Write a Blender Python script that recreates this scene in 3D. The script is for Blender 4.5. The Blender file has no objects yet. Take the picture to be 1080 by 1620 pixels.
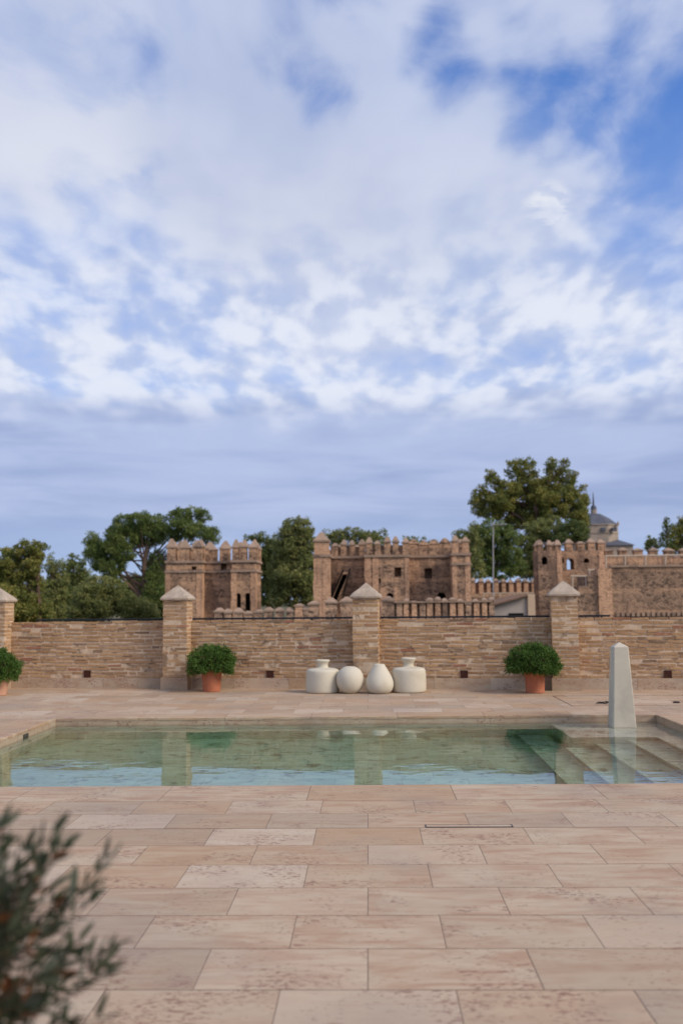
import bpy, math, random
from mathutils import Vector, Matrix
R = math.radians
random.seed(7)
sc = bpy.context.scene
col = sc.collection

# ---------------------------------------------------------------- camera
FPX, PITCH, YAW, ROLL = 1550.0, 0.09113, 0.0262, 0.0099
CAM = Vector((0.018, -3.484, 1.322))
cF = Vector((-math.sin(YAW) * math.cos(PITCH), math.cos(YAW) * math.cos(PITCH), math.sin(PITCH)))
_r = Vector((math.cos(YAW), math.sin(YAW), 0)); _u = _r.cross(cF)
cR = _r * math.cos(ROLL) - _u * math.sin(ROLL)
cU = _u * math.cos(ROLL) + _r * math.sin(ROLL)
cam_d = bpy.data.cameras.new('camera')
cam = bpy.data.objects.new('camera', cam_d); col.objects.link(cam)
cam.matrix_world = Matrix.Translation(CAM) @ Matrix((cR, cU, -cF)).transposed().to_4x4()
cam_d.sensor_fit = 'VERTICAL'; cam_d.sensor_height = 36.0; cam_d.sensor_width = 24.0
cam_d.lens = 36.0 * FPX / 1620.0
cam_d.clip_start = 0.05; cam_d.clip_end = 6000
cam_d.dof.use_dof = True; cam_d.dof.focus_distance = 7.6; cam_d.dof.aperture_fstop = 2.1
sc.camera = cam

def pix(x, y):
    return cF + cR * ((x - 540) / FPX) - cU * ((y - 810) / FPX)
def at(x, y, Y):
    d = pix(x, y); return CAM + d * ((Y - CAM.y) / d.y)

# ---------------------------------------------------------------- render / exposure
sc.view_settings.view_transform = 'Standard'; sc.view_settings.look = 'None'
sc.view_settings.exposure = 0.0; sc.view_settings.gamma = 1.0
sc.render.engine = 'CYCLES'
sc.cycles.use_denoising = True
sc.cycles.max_bounces = 10; sc.cycles.transmission_bounces = 8; sc.cycles.diffuse_bounces = 4
sc.cycles.glossy_bounces = 4; sc.cycles.transparent_max_bounces = 8
sc.cycles.caustics_refractive = True; sc.cycles.caustics_reflective = False
sc.cycles.sample_clamp_indirect = 6.0

# ---------------------------------------------------------------- node helper
class NT:
    def __init__(s, tree):
        s.t = tree; s.n = tree.nodes; s.l = tree.links
    def new(s, typ, **kw):
        nd = s.n.new(typ)
        for k, v in kw.items(): setattr(nd, k, v)
        return nd
    def put(s, sock, v):
        if v is None: return
        if isinstance(v, bpy.types.NodeSocket): s.l.new(v, sock)
        elif isinstance(v, (tuple, list)) and len(v) == 3 and sock.type == 'RGBA': sock.default_value = (*v, 1)
        else: sock.default_value = v
    def math(s, op, a, b=None, c=None, clamp=False):
        nd = s.new('ShaderNodeMath', operation=op, use_clamp=clamp)
        for i, v in enumerate((a, b, c)): s.put(nd.inputs[i], v)
        return nd.outputs[0]
    def vmath(s, op, a, b=None):
        nd = s.new('ShaderNodeVectorMath', operation=op)
        s.put(nd.inputs[0], a); s.put(nd.inputs[1], b)
        return nd.outputs['Value'] if op in ('DOT_PRODUCT', 'LENGTH', 'DISTANCE') else nd.outputs[0]
    def mix(s, f, a, b, blend='MIX'):
        nd = s.new('ShaderNodeMix', data_type='RGBA', blend_type=blend)
        s.put(nd.inputs[0], f); s.put(nd.inputs[6], a); s.put(nd.inputs[7], b)
        return nd.outputs[2]
    def noise(s, vec, scale=1, detail=4, rough=0.5, dist=0.0, out=0):
        nd = s.new('ShaderNodeTexNoise')
        s.put(nd.inputs['Vector'], vec); s.put(nd.inputs['Scale'], scale); s.put(nd.inputs['Detail'], detail)
        s.put(nd.inputs['Roughness'], rough); s.put(nd.inputs['Distortion'], dist)
        return nd.outputs[out]
    def vor(s, vec, scale=1, feature='F1', rnd=1.0, out=0):
        nd = s.new('ShaderNodeTexVoronoi', feature=feature)
        s.put(nd.inputs['Vector'], vec); s.put(nd.inputs['Scale'], scale); s.put(nd.inputs['Randomness'], rnd)
        return nd.outputs[out]
    def ss(s, v, a, b, lo=0.0, hi=1.0):
        nd = s.new('ShaderNodeMapRange', interpolation_type='SMOOTHSTEP')
        for i, k in enumerate((v, a, b, lo, hi)): s.put(nd.inputs[i], k)
        return nd.outputs[0]
    def comb(s, x, y, z):
        nd = s.new('ShaderNodeCombineXYZ')
        for i, k in enumerate((x, y, z)): s.put(nd.inputs[i], k)
        return nd.outputs[0]
    def sep(s, v):
        nd = s.new('ShaderNodeSeparateXYZ'); s.put(nd.inputs[0], v); return nd.outputs
    def scale(s, v, xyz):
        return s.vmath('MULTIPLY', v, xyz)

# ---------------------------------------------------------------- sky
SUN_AZ, SUN_EL = R(118), R(36)        # azimuth measured clockwise from +Y
world = bpy.data.worlds.new('World'); sc.world = world; world.use_nodes = True
W = NT(world.node_tree); W.n.clear()
tc = W.new('ShaderNodeTexCoord').outputs['Generated']
dx, dy, dz = W.sep(tc)[:3]
sky = W.new('ShaderNodeTexSky', sky_type='NISHITA'); sky.sun_disc = False
sky.sun_elevation = SUN_EL; sky.sun_rotation = SUN_AZ; sky.air_density = 1.1; sky.dust_density = 0.3; sky.ozone_density = 2.5
zc = W.math('ADD', W.math('MAXIMUM', dz, 0.0), 0.22)
px_ = W.math('DIVIDE', dx, zc); py_ = W.math('DIVIDE', dy, zc)
P = W.comb(px_, W.math('MULTIPLY', py_, 0.8), 0.0)
warp = W.noise(P, 2.2, 3, 0.5, 0, 1)
Pw = W.vmath('ADD', P, W.scale(W.vmath('SUBTRACT', warp, (0.5, 0.5, 0.5)), (0.30, 0.30, 0.0)))
def d_of(x, y): return tuple(pix(x, y).normalized())
def blob(x, y, r0, r1):      # 1 inside r0 degrees of that direction, 0 outside r1
    dt = W.vmath('DOT_PRODUCT', W.vmath('NORMALIZE', tc), d_of(x, y))
    return W.ss(dt, math.cos(R(r1)), math.cos(R(r0)))
# rows of small puffs run obliquely across the sky
rot = W.comb(W.math('ADD', px_, W.math('MULTIPLY', py_, 0.20)), W.math('SUBTRACT', W.math('MULTIPLY', py_, 0.62), W.math('MULTIPLY', px_, 0.25)), 0.0)
rotw = W.vmath('ADD', rot, W.scale(W.vmath('SUBTRACT', warp, (0.5, 0.5, 0.5)), (0.07, 0.07, 0.0)))
big = W.noise(W.vmath('ADD', Pw, (7.3, 2.9, 0)), 2.0, 6, 0.6)
midn = W.noise(W.vmath('ADD', Pw, (1.7, 5.2, 0)), 5.0, 6, 0.62, 0.15)
cells = W.noise(rotw, 9.0, 2, 0.45)
puffs = W.noise(W.vmath('ADD', rotw, (5.0, 2.0, 0)), 17.0, 3, 0.5)
fine = W.noise(Pw, 20.0, 4, 0.6)
cov = W.math('ADD', W.math('MULTIPLY', big, 0.18), W.math('MULTIPLY', cells, 0.30))
cov = W.math('ADD', cov, W.math('ADD', W.math('MULTIPLY', puffs, 0.15), W.math('MULTIPLY', midn, 0.37)))
bias = 0.115
for (x, y, a, b, wgt) in ((1060, 130, 0, 7, -.10), (690, 90, 0, 3.2, -.16), (520, 135, 0, 2.8, -.10), (430, 95, 0, 2.6, -.06), (300, 40, 0, 3, .03), (520, 60, 0, 3, .03), (900, 200, 0, 4, -.06), (1060, 260, 0, 6, -.07), (560, 60, 0, 4, -.03),
                         (1075, 450, 0, 2.6, -.13), (1000, 400, 0, 2.5, -.05), (200, 70, 0, 3.2, -.08), (0, 265, 0, 2.5, -.08), (330, 450, 0, 4, -.05), (480, 430, 0, 4, -.07), (120, 380, 0, 5, -.035), (620, 465, 0, 3, -.05),
                         (60, 150, 1, 7, .16), (520, 270, 3, 12, .11), (900, 50, 0, 2.6, .07), (790, 20, 0, 3, .05), (860, 310, 0, 4, .08)):
    bias = W.math('ADD', W.math('MULTIPLY', blob(x, y, a, b), wgt), bias)
low = W.ss(dz, 0.215, 0.15)            # closed, flatter layer toward the horizon
bias = W.math('ADD', bias, W.math('MULTIPLY', low, 0.3))
mask = W.ss(W.math('ADD', cov, bias), 0.41, 0.68)
veil = W.math('MULTIPLY', W.ss(dz, 0.52, 0.36), W.math('SUBTRACT', 0.50, W.math('MULTIPLY', blob(1040, 170, 2, 9), .3)))
mask = W.math('MAXIMUM', mask, W.math('ADD', W.math('MULTIPLY', mask, 0.5), veil))
mask = W.math('MINIMUM', mask, 1.0)
mask = W.math('MULTIPLY', mask, W.ss(dz, 0.38, 0.50, 1.0, 0.82))
# cloud brightness
lit = W.ss(W.math('ADD', W.math('MULTIPLY', cells, 0.5), W.math('MULTIPLY', W.noise(W.vmath('ADD', Pw, (9, 4, 0)), 2.6, 5, 0.55), 0.5)), 0.36, 0.66)
ccol = W.mix(lit, (0.52, 0.59, 0.79), (0.68, 0.73, 0.88))
bright = W.math('MULTIPLY', W.ss(dz, 0.17, 0.22), W.ss(dz, 0.40, 0.29))
ccol = W.mix(W.math('MULTIPLY', W.math('MULTIPLY', bright, W.ss(W.math('ADD', W.math('MULTIPLY', cells, .6), W.math('MULTIPLY', puffs, .4)), .43, .58)), 0.8), ccol, (0.84, 0.87, 0.95))
ccol = W.mix(W.math('MULTIPLY', W.math('MULTIPLY', blob(90, 150, 0, 8), W.ss(midn, .35, .6)), 0.85), ccol, (0.78, 0.80, 0.87))
ccol = W.mix(W.math('MULTIPLY', W.math('MULTIPLY', blob(865, 325, .3, 1.6), W.ss(fine, .4, .55)), 0.8), ccol, (0.92, 0.93, 0.96))
ccol = W.mix(W.math('MULTIPLY', blob(420, 250, 2, 9), 0.45), ccol, (0.56, 0.60, 0.73))
ccol = W.mix(W.math('MULTIPLY', blob(700, 330, 1, 8), 0.30), ccol, (0.56, 0.61, 0.74))
streak = W.noise(W.comb(W.math('MULTIPLY', dx, 3.0), W.math('MULTIPLY', dy, 1.0), W.math('MULTIPLY', dz, 20.0)), 1.5, 5, 0.5, 0.5)
lowc = W.mix(W.ss(streak, 0.30, 0.70), (0.32, 0.395, 0.635), (0.47, 0.545, 0.775))
lowc = W.mix(W.ss(dz, 0.10, 0.03), lowc, (0.37, 0.475, 0.73))
lowc = W.mix(W.ss(dz, 0.05, 0.01), lowc, (0.44, 0.55, 0.79))
ccol = W.mix(W.math('MULTIPLY', W.ss(W.math('ADD', dz, W.math('MULTIPLY', W.math('SUBTRACT', cells, .5), .06)), 0.215, 0.165), 0.95), ccol, lowc)
K = 0.1
cl = W.mix(1.0, ccol, (1 / K, 1 / K, 1 / K), 'MULTIPLY')
skyc = W.mix(1.0, sky.outputs[0], (0.62, 1.08, 1.80), 'MULTIPLY')
res = W.mix(W.math('MULTIPLY', mask, 0.96), skyc, cl)
ground_dir = W.ss(dz, -0.005, -0.02)
res = W.mix(ground_dir, res, (2.2, 2.0, 1.8))
bg = W.new('ShaderNodeBackground'); W.put(bg.inputs[0], res); bg.inputs[1].default_value = K
wo = W.new('ShaderNodeOutputWorld'); W.l.new(bg.outputs[0], wo.inputs[0])
world.cycles.sampling_method = 'MANUAL'; world.cycles.sample_map_resolution = 512

sd = bpy.data.lights.new('sun', 'SUN'); sd.energy = 2.9; sd.angle = R(26); sd.color = (1.0, 0.87, 0.71)
sun = bpy.data.objects.new('sun', sd); col.objects.link(sun)
sv = Vector((math.sin(SUN_AZ) * math.cos(SUN_EL), math.cos(SUN_AZ) * math.cos(SUN_EL), math.sin(SUN_EL)))
sun.rotation_euler = sv.to_track_quat('Z', 'Y').to_euler(); sun.location = (20, -20, 30)

# ---------------------------------------------------------------- mesh helpers
ORG = {}
class MB:
    def __init__(s): s.v = []; s.f = []; s.c = []
    def add(s, vs, fs, c=None):
        b = len(s.v); s.v += [tuple(v) for v in vs]
        c = c or (random.random(), random.random(), random.random())
        for f in fs: s.f.append([b + i for i in f]); s.c.append(c)
    def quad(s, a, b, c, d, col=None): s.add([a, b, c, d], [(0, 1, 2, 3)], col)
    def box(s, lo, hi, c=None, M=None, jit=0.0):
        x0, y0, z0 = lo; x1, y1, z1 = hi
        vs = [Vector(p) for p in ((x0,y0,z0),(x1,y0,z0),(x1,y1,z0),(x0,y1,z0),(x0,y0,z1),(x1,y0,z1),(x1,y1,z1),(x0,y1,z1))]
        if jit: vs = [v + Vector((random.uniform(-jit, jit), random.uniform(-jit, jit), random.uniform(-jit, jit))) for v in vs]
        if M: vs = [M(v) for v in vs]
        s.add(vs, [(0,3,2,1),(4,5,6,7),(0,1,5,4),(1,2,6,5),(2,3,7,6),(3,0,4,7)], c)
    def prism(s, poly, z0, z1, c=None):     # poly: counterclockwise (x,y)
        n = len(poly)
        vs = [(x, y, z0) for x, y in poly] + [(x, y, z1) for x, y in poly]
        s.add(vs, [tuple(range(n))[::-1], tuple(range(n, 2 * n))] + [(i, (i + 1) % n, n + (i + 1) % n, n + i) for i in range(n)], c)
    def extrude(s, prof, y0, y1, c=None):   # prof: (x,z) outline, extruded along y
        n = len(prof)
        vs = [(x, y0, z) for x, z in prof] + [(x, y1, z) for x, z in prof]
        s.add(vs, [tuple(range(n)), tuple(range(n, 2 * n))[::-1]] + [((i + 1) % n, i, n + i, n + (i + 1) % n) for i in range(n)], c)
    def frus(s, cx, cy, z0, z1, a0, b0, a1, b1, ang=0.0, c=None):
        ca, sa = math.cos(ang), math.sin(ang)
        vs = []
        for z, a, b in ((z0, a0, b0), (z1, a1, b1)):
            for i, j in ((-1,-1),(1,-1),(1,1),(-1,1)):
                x, y = i * a, j * b; vs.append((cx + x * ca - y * sa, cy + x * sa + y * ca, z))
        s.add(vs, [(3,2,1,0),(4,5,6,7),(0,1,5,4),(1,2,6,5),(2,3,7,6),(3,0,4,7)], c)
    def lathe(s, prof, center, n=40, c=None):
        cx, cy, cz = center; m = len(prof)
        vs = [(cx + r * math.cos(2*math.pi*k/n), cy + r * math.sin(2*math.pi*k/n), cz + z) for r, z in prof for k in range(n)]
        fs = [(i*n+k, i*n+(k+1) % n, (i+1)*n+(k+1) % n, (i+1)*n+k) for i in range(m-1) for k in range(n)]
        fs += [tuple(range(n))[::-1], tuple(range((m-1)*n, m*n))]
        s.add(vs, fs, c)
    def tube(s, pts, r, n=6, c=None, r1=None):
        pts = [Vector(p) for p in pts]; vs = []; fs = []
        for i, p in enumerate(pts):
            d = (pts[min(i+1, len(pts)-1)] - pts[max(i-1, 0)]).normalized()
            a = d.cross(Vector((0, 0, 1)));
            if a.length < 1e-3: a = d.cross(Vector((1, 0, 0)))
            a.normalize(); b = d.cross(a)
            rr = r if r1 is None else r + (r1 - r) * i / (len(pts) - 1)
            vs += [p + (a * math.cos(2*math.pi*k/n) + b * math.sin(2*math.pi*k/n)) * rr for k in range(n)]
        for i in range(len(pts)-1):
            fs += [(i*n+k, i*n+(k+1) % n, (i+1)*n+(k+1) % n, (i+1)*n+k) for k in range(n)]
        fs += [tuple(range(n)), tuple(range((len(pts)-1)*n, len(pts)*n))[::-1]]
        s.add(vs, fs, c)
    def build(s, name, mat, parent=None, smooth=False, origin=None, fixn=False):
        me = bpy.data.meshes.new(name)
        o = Vector(origin) if origin is not None else (ORG.get(parent, Vector((0, 0, 0))) if parent else Vector((0, 0, 0)))
        me.from_pydata([(v[0]-o.x, v[1]-o.y, v[2]-o.z) for v in s.v], [], s.f)
        at_ = me.attributes.new('tint', 'FLOAT_COLOR', 'FACE')
        at_.data.foreach_set('color', [x for c in s.c for x in (c[0], c[1], c[2], 1.0)])
        if smooth: me.polygons.foreach_set('use_smooth', [True] * len(me.polygons))
        if fixn:
            import bmesh
            bm = bmesh.new(); bm.from_mesh(me); bmesh.ops.recalc_face_normals(bm, faces=bm.faces); bm.to_mesh(me); bm.free()
        me.materials.append(mat)
        ob = bpy.data.objects.new(name, me); col.objects.link(ob)
        if parent:
            ob.parent = parent
            if origin is not None: ob.location = o - ORG[parent]
        elif origin is not None: ob.location = o
        ORG[ob] = o
        return ob

def tag(o, label=None, cat=None, group=None, kind=None):
    if label: o['label'] = label
    if cat: o['category'] = cat
    if group: o['group'] = group
    if kind: o['kind'] = kind
    return o
def thing(name, loc, label, cat, group=None):
    e = bpy.data.objects.new(name, None); col.objects.link(e); e.location = loc; e.empty_display_size = 0.2
    ORG[e] = Vector(loc); return tag(e, label, cat, group)
def boolean_cut(ob, cutter_mb):
    c = cutter_mb.build('cutter', ob.data.materials[0], fixn=True)
    c.location = -ORG[ob] + (ORG[ob] if ob.parent is None else Vector((0, 0, 0)))
    c.parent = ob.parent
    if ob.parent is None: c.location = (0, 0, 0)
    m = ob.modifiers.new('b', 'BOOLEAN'); m.object = c; m.operation = 'DIFFERENCE'; m.solver = 'EXACT'; m.use_self = True
    bpy.context.view_layer.update()
    me = bpy.data.meshes.new_from_object(ob.evaluated_get(bpy.context.evaluated_depsgraph_get()))
    ob.modifiers.clear(); ob.data = me
    bpy.data.objects.remove(c, do_unlink=True)

# ---------------------------------------------------------------- materials
def mat(name, rough=0.8, spec=0.3):
    m = bpy.data.materials.new(name); m.use_nodes = True
    T = NT(m.node_tree); b = T.n['Principled BSDF']
    b.inputs['Roughness'].default_value = rough; b.inputs['Specular IOR Level'].default_value = spec * 0.6
    T.b = b; return m, T
def bump(T, h, strength=0.4, dist=0.01):
    nd = T.new('ShaderNodeBump'); T.put(nd.inputs['Height'], h)
    nd.inputs['Strength'].default_value = strength; nd.inputs['Distance'].default_value = dist
    T.l.new(nd.outputs[0], T.b.inputs['Normal'])
def base(T, c): T.put(T.b.inputs['Base Color'], c)
def pos(T): return T.new('ShaderNodeNewGeometry').outputs['Position']
def tint(T): return T.new('ShaderNodeAttribute', attribute_name='tint').outputs['Color']

# travertine paving: every slab has its own cut of stone (tint attribute shifts the pattern)
def travertine(name, light, pinkish, scale=1.0, wet=False):
    m, T = mat(name, 0.6, 0.12)
    t = tint(T); p = pos(T); tr, tg, tb = T.sep(t)[:3]
    q = T.vmath('ADD', p, T.scale(t, (37.0, 53.0, 29.0)))
    vein = T.noise(T.scale(q, (1.6, 7.0, 5.0)), 1.6 * scale, 6, 0.62, 0.8)
    cloud = T.noise(T.scale(q, (1.0, 1.6, 1.6)), 2.4, 4, 0.55, 0.5)
    c = T.mix(T.ss(vein, 0.32, 0.68), light, pinkish)
    c = T.mix(T.ss(cloud, 0.46, 0.66, 0, 0.6), c, (0.53, 0.435, 0.315))
    c = T.mix(T.ss(tr, 0.40, 1.0, 0, 0.6), c, (0.43, 0.275, 0.155))
    c = T.mix(T.ss(tg, 0.55, 1.0, 0, 0.42), c, (0.33, 0.26, 0.19))
    c = T.mix(T.ss(tb, 0.6, 1.0, 0, 0.5), c, (0.62, 0.51, 0.39))
    # rusty red veins and pits gathered in patches
    patch = T.ss(T.math('ADD', T.noise(q, 2.6, 3, 0.5), T.math('MULTIPLY', tb, 0.10)), 0.58, 0.68)
    rv = T.ss(T.noise(T.scale(q, (1.0, 1.8, 2.0)), 30.0, 4, 0.65, 0.4), 0.53, 0.58)
    c = T.mix(T.math('MULTIPLY', T.math('MULTIPLY', patch, rv), 0.7), c, (0.21, 0.10, 0.075))
    pits = T.ss(T.noise(T.scale(q, (1.0, 1.7, 1.5)), 34.0, 3, 0.6), 0.59, 0.66)
    pm = T.ss(T.noise(q, 3.3, 2, 0.5), 0.42, 0.6)
    c = T.mix(T.math('MULTIPLY', T.math('MULTIPLY', pits, pm), 0.65), c, (0.25, 0.145, 0.10))
    lines = T.ss(T.noise(T.scale(q, (1.2, 16.0, 10.0)), 2.2, 4, 0.6, 0.6), 0.60, 0.68)
    c = T.mix(T.math('MULTIPLY', lines, 0.35), c, (0.38, 0.21, 0.15))
    grime = T.noise(p, 0.9, 4, 0.6)
    c = T.mix(T.ss(grime, 0.46, 0.70, 0, 0.4), c, (0.30, 0.24, 0.20))
    base(T, c)
    T.put(T.b.inputs['Roughness'], T.ss(cloud, 0.3, 0.7, 0.55, 0.72))
    bump(T, T.math('SUBTRACT', T.math('MULTIPLY', T.noise(q, 25, 4, 0.6), 0.5), T.math('MULTIPLY', pits, 0.6)), 0.25, 0.004)
    return m
M_TRAV = travertine('travertine', (0.53, 0.405, 0.280), (0.42, 0.268, 0.172))
M_PLINTH = travertine('plinth_travertine', (0.50, 0.39, 0.275), (0.42, 0.285, 0.19), 1.6)

def simple(name, c0, c1, sc_=6, rough=0.8, bstr=0.3, bdist=0.01, detail=5, spec=0.3, tintw=0.0, c2=None, stretch=(1,1,1)):
    m, T = mat(name, rough, spec); p = T.scale(pos(T), stretch)
    n = T.noise(p, sc_, detail, 0.6)
    c = T.mix(T.ss(n, 0.3, 0.7), c0, c1)
    if c2: c = T.mix(T.ss(T.noise(p, sc_ * 0.35, 4, 0.65, 0.5), 0.5, 0.68), c, c2)
    if tintw:
        r = T.sep(tint(T))[0]
        c = T.mix(T.math('MULTIPLY', r, tintw), c, c2 or c0)
    base(T, c); bump(T, T.noise(p, sc_ * 5, 4, 0.6), bstr, bdist)
    return m
M_GROUT = simple('grout', (0.11, 0.075, 0.055), (0.17, 0.12, 0.09), 4)
M_CAP = simple('cast_stone', (0.40, 0.32, 0.24), (0.50, 0.41, 0.315), 9, 0.9, 0.6, 0.006, c2=(0.38, 0.31, 0.25))
M_MORTAR = simple('lime_mortar', (0.54, 0.40, 0.27), (0.68, 0.53, 0.375), 14, 0.95, 0.6, 0.006, c2=(0.25, 0.17, 0.11))  # darkest patches paint the shadow of cracks between the bricks
M_JAR = simple('matte_plaster', (0.58, 0.53, 0.415), (0.63, 0.58, 0.46), 5, 0.8, 0.2, 0.002, c2=(0.55, 0.49, 0.375))
M_OBEL = simple('pale_render', (0.54, 0.485, 0.385), (0.59, 0.535, 0.425), 4, 0.85, 0.25, 0.003, c2=(0.48, 0.43, 0.34))
M_RAIL = simple('black_metal', (0.012, 0.014, 0.018), (0.02, 0.022, 0.027), 8, 0.45, 0.1, 0.001, spec=0.5)
M_RUST = simple('rusty_iron', (0.085, 0.03, 0.018), (0.05, 0.02, 0.014), 30, 0.7, 0.3, 0.002)
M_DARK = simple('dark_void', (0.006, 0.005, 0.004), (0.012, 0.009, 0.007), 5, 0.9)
M_CABLE = simple('black_rubber', (0.015, 0.014, 0.014), (0.03, 0.028, 0.027), 20, 0.6)
M_BARK = simple('bark', (0.10, 0.065, 0.045), (0.16, 0.105, 0.075), 3, 0.95, 0.6, 0.03)
M_TWIG = simple('twig_bark', (0.09, 0.065, 0.045), (0.14, 0.10, 0.07), 40, 0.9)
M_SOIL = simple('potting_soil', (0.03, 0.02, 0.014), (0.05, 0.035, 0.025), 40, 0.95)
M_IRONL = simple('painted_cream_rail', (0.50, 0.40, 0.30), (0.56, 0.45, 0.34), 3, 0.6)
M_PLASTER = simple('grey_plaster', (0.42, 0.36, 0.30), (0.48, 0.41, 0.35), 1.2, 0.9, c2=(0.36, 0.30, 0.25))
M_CREAM = simple('cream_plaster', (0.58, 0.42, 0.28), (0.62, 0.46, 0.32), 1.2, 0.9)
M_ROOFT = simple('old_roof_tile', (0.20, 0.12, 0.08), (0.28, 0.17, 0.11), 3, 0.9, 0.6, 0.05)
M_SLATE = simple('grey_slate', (0.085, 0.09, 0.11), (0.12, 0.125, 0.145), 0.6, 0.7, 0.4, 0.1)
M_CHURCH = simple('pale_limestone', (0.34, 0.27, 0.21), (0.42, 0.34, 0.265), 0.4, 0.9, 0.4, 0.1, c2=(0.28, 0.22, 0.18))
M_EARTH = simple('dry_earth', (0.16, 0.12, 0.07), (0.10, 0.10, 0.045), 0.12, 0.95, 0.6, 0.1, c2=(0.06, 0.075, 0.03))
M_SLAB = simple('terrace_masonry', (0.30, 0.22, 0.16), (0.38, 0.28, 0.2), 1.0, 0.95, 0.5, 0.03)

def terracotta(name, a, b):
    m, T = mat(name, 0.8, 0.2); p = pos(T)
    c = T.mix(T.ss(T.noise(p, 9, 4, 0.6), 0.35, 0.7), a, b)
    c = T.mix(T.ss(T.noise(T.scale(p, (1, 1, 2.5)), 13, 4, 0.6), 0.60, 0.72, 0, 0.35), c, (0.55, 0.40, 0.31))
    base(T, c); bump(T, T.noise(T.scale(p, (1, 1, 4)), 40, 3, 0.5), 0.2, 0.003); return m
M_TERRA = terracotta('terracotta', (0.42, 0.145, 0.075), (0.48, 0.18, 0.10))
M_TERRA2 = terracotta('pale_terracotta', (0.52, 0.28, 0.18), (0.58, 0.34, 0.23))

def brick_mat():
    m, T = mat('old_handmade_brick', 0.92, 0.15)
    t = tint(T); p = pos(T); r, g, b_ = T.sep(t)[:3]
    q = T.vmath('ADD', p, T.scale(t, (11., 7., 5.)))
    c = T.mix(r, (0.37, 0.220, 0.115), (0.50, 0.315, 0.165))
    c = T.mix(T.ss(g, 0.80, 1.0, 0, 0.5), c, (0.46, 0.34, 0.24))
    c = T.mix(T.ss(b_, 0.90, 0.99, 0, 0.75), c, (0.30, 0.11, 0.07))
    c = T.mix(T.ss(b_, 0.07, 0.01, 0, 0.6), c, (0.13, 0.09, 0.065))
    n = T.noise(q, 22, 5, 0.65)
    c = T.mix(T.ss(n, 0.54, 0.70, 0, 0.5), c, (0.54, 0.41, 0.30))     # smeared lime
    c = T.mix(T.ss(n, 0.46, 0.32, 0, 0.6), c, (0.23, 0.14, 0.09))
    st = T.noise(p, 1.3, 4, 0.6)
    c = T.mix(T.ss(st, 0.52, 0.72, 0, 0.3), c, (0.25, 0.17, 0.125))
    base(T, c); bump(T, T.noise(q, 60, 5, 0.65), 0.7, 0.006); return m
M_BRICK = brick_mat()

def masonry(name, stone, dark, brickc, band=1.15, quoin=False):
    m, T = mat(name, 0.95, 0.1)
    p = pos(T); x, y, z = T.sep(p)[:3]
    s = T.math('ADD', x, T.math('MULTIPLY', y, 0.83))
    wv = T.noise(p, 0.8, 3, 0.5)
    zz = T.math('ADD', z, T.math('MULTIPLY', wv, 0.12))
    sv_ = T.comb(T.math('MULTIPLY', s, 1.0), 0.0, T.math('MULTIPLY', z, 1.5))
    cellc = T.vor(sv_, 4.2, 'F1', 1.0, 1)
    edge = T.vor(sv_, 4.2, 'DISTANCE_TO_EDGE', 1.0, 0)
    cr = T.sep(cellc)[0]
    st = T.mix(cr, stone, dark)
    st = T.mix(T.ss(T.sep(cellc)[1], 0.66, 0.74, 0, 0.85), st, (0.10, 0.07, 0.055))
    st = T.mix(T.ss(edge, 0.10, 0.02, 0, 0.7), st, brickc)
    br = T.new('ShaderNodeTexBrick')
    T.put(br.inputs['Vector'], T.comb(s, z, 0.0)); br.inputs['Scale'].default_value = 1.0
    br.inputs['Brick Width'].default_value = 0.36; br.inputs['Row Height'].default_value = 0.11
    br.inputs['Mortar Size'].default_value = 0.018
    T.put(br.inputs['Color1'], brickc); T.put(br.inputs['Color2'], tuple(v * 0.72 for v in brickc)); T.put(br.inputs['Mortar'], tuple(v * 1.15 for v in brickc))
    if quoin: f = 1.0
    else:
        ph = T.math('MODULO', T.math('ADD', zz, 50.0), band)
        f = T.ss(ph, band * 0.74, band * 0.80)
        f = T.math('MULTIPLY', f, T.ss(T.noise(p, 0.9, 3, 0.6), 0.30, 0.46))
    c = T.mix(f, st, br.outputs[0])
    big = T.noise(p, 0.33, 5, 0.62, 0.4)
    c = T.mix(T.ss(big, 0.42, 0.70, 0, 0.55), c, tuple(v * 1.12 for v in brickc))
    pp = T.scale(p, (1.0, 1.0, 0.35))
    c = T.mix(T.ss(T.noise(pp, 1.1, 5, 0.65), 0.48, 0.64, 0, 0.75 if not quoin else 0.4), c, (0.17, 0.11, 0.08))
    fine = T.noise(p, 5.0, 4, 0.7)
    c = T.mix(T.ss(fine, 0.50, 0.64, 0, 0.6), c, tuple(v * 0.5 for v in dark))
    base(T, c)
    bump(T, T.math('ADD', T.math('MULTIPLY', T.ss(edge, 0.0, 0.15), 0.6), fine), 0.5, 0.05)
    return m
M_RUB = masonry('rubble_and_brick', (0.43, 0.275, 0.175), (0.25, 0.16, 0.11), (0.57, 0.35, 0.21))
M_RUB2 = masonry('dark_rubble', (0.36, 0.24, 0.16), (0.20, 0.14, 0.10), (0.47, 0.295, 0.185), 1.3)
M_QUO = masonry('castle_brick', (0.5, .3, .2), (0.4, 0.24, 0.15), (0.64, 0.385, 0.235), quoin=True)
M_CURT = masonry('curtain_wall_brick', (0.44, 0.29, 0.195), (0.28, 0.185, 0.13), (0.58, 0.375, 0.24), 0.7)
M_CAPC = simple('weathered_merlon_cap', (0.34, 0.24, 0.17), (0.43, 0.30, 0.215), 1.5, 0.95, 0.6, 0.05, c2=(0.22, 0.155, 0.115))

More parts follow.
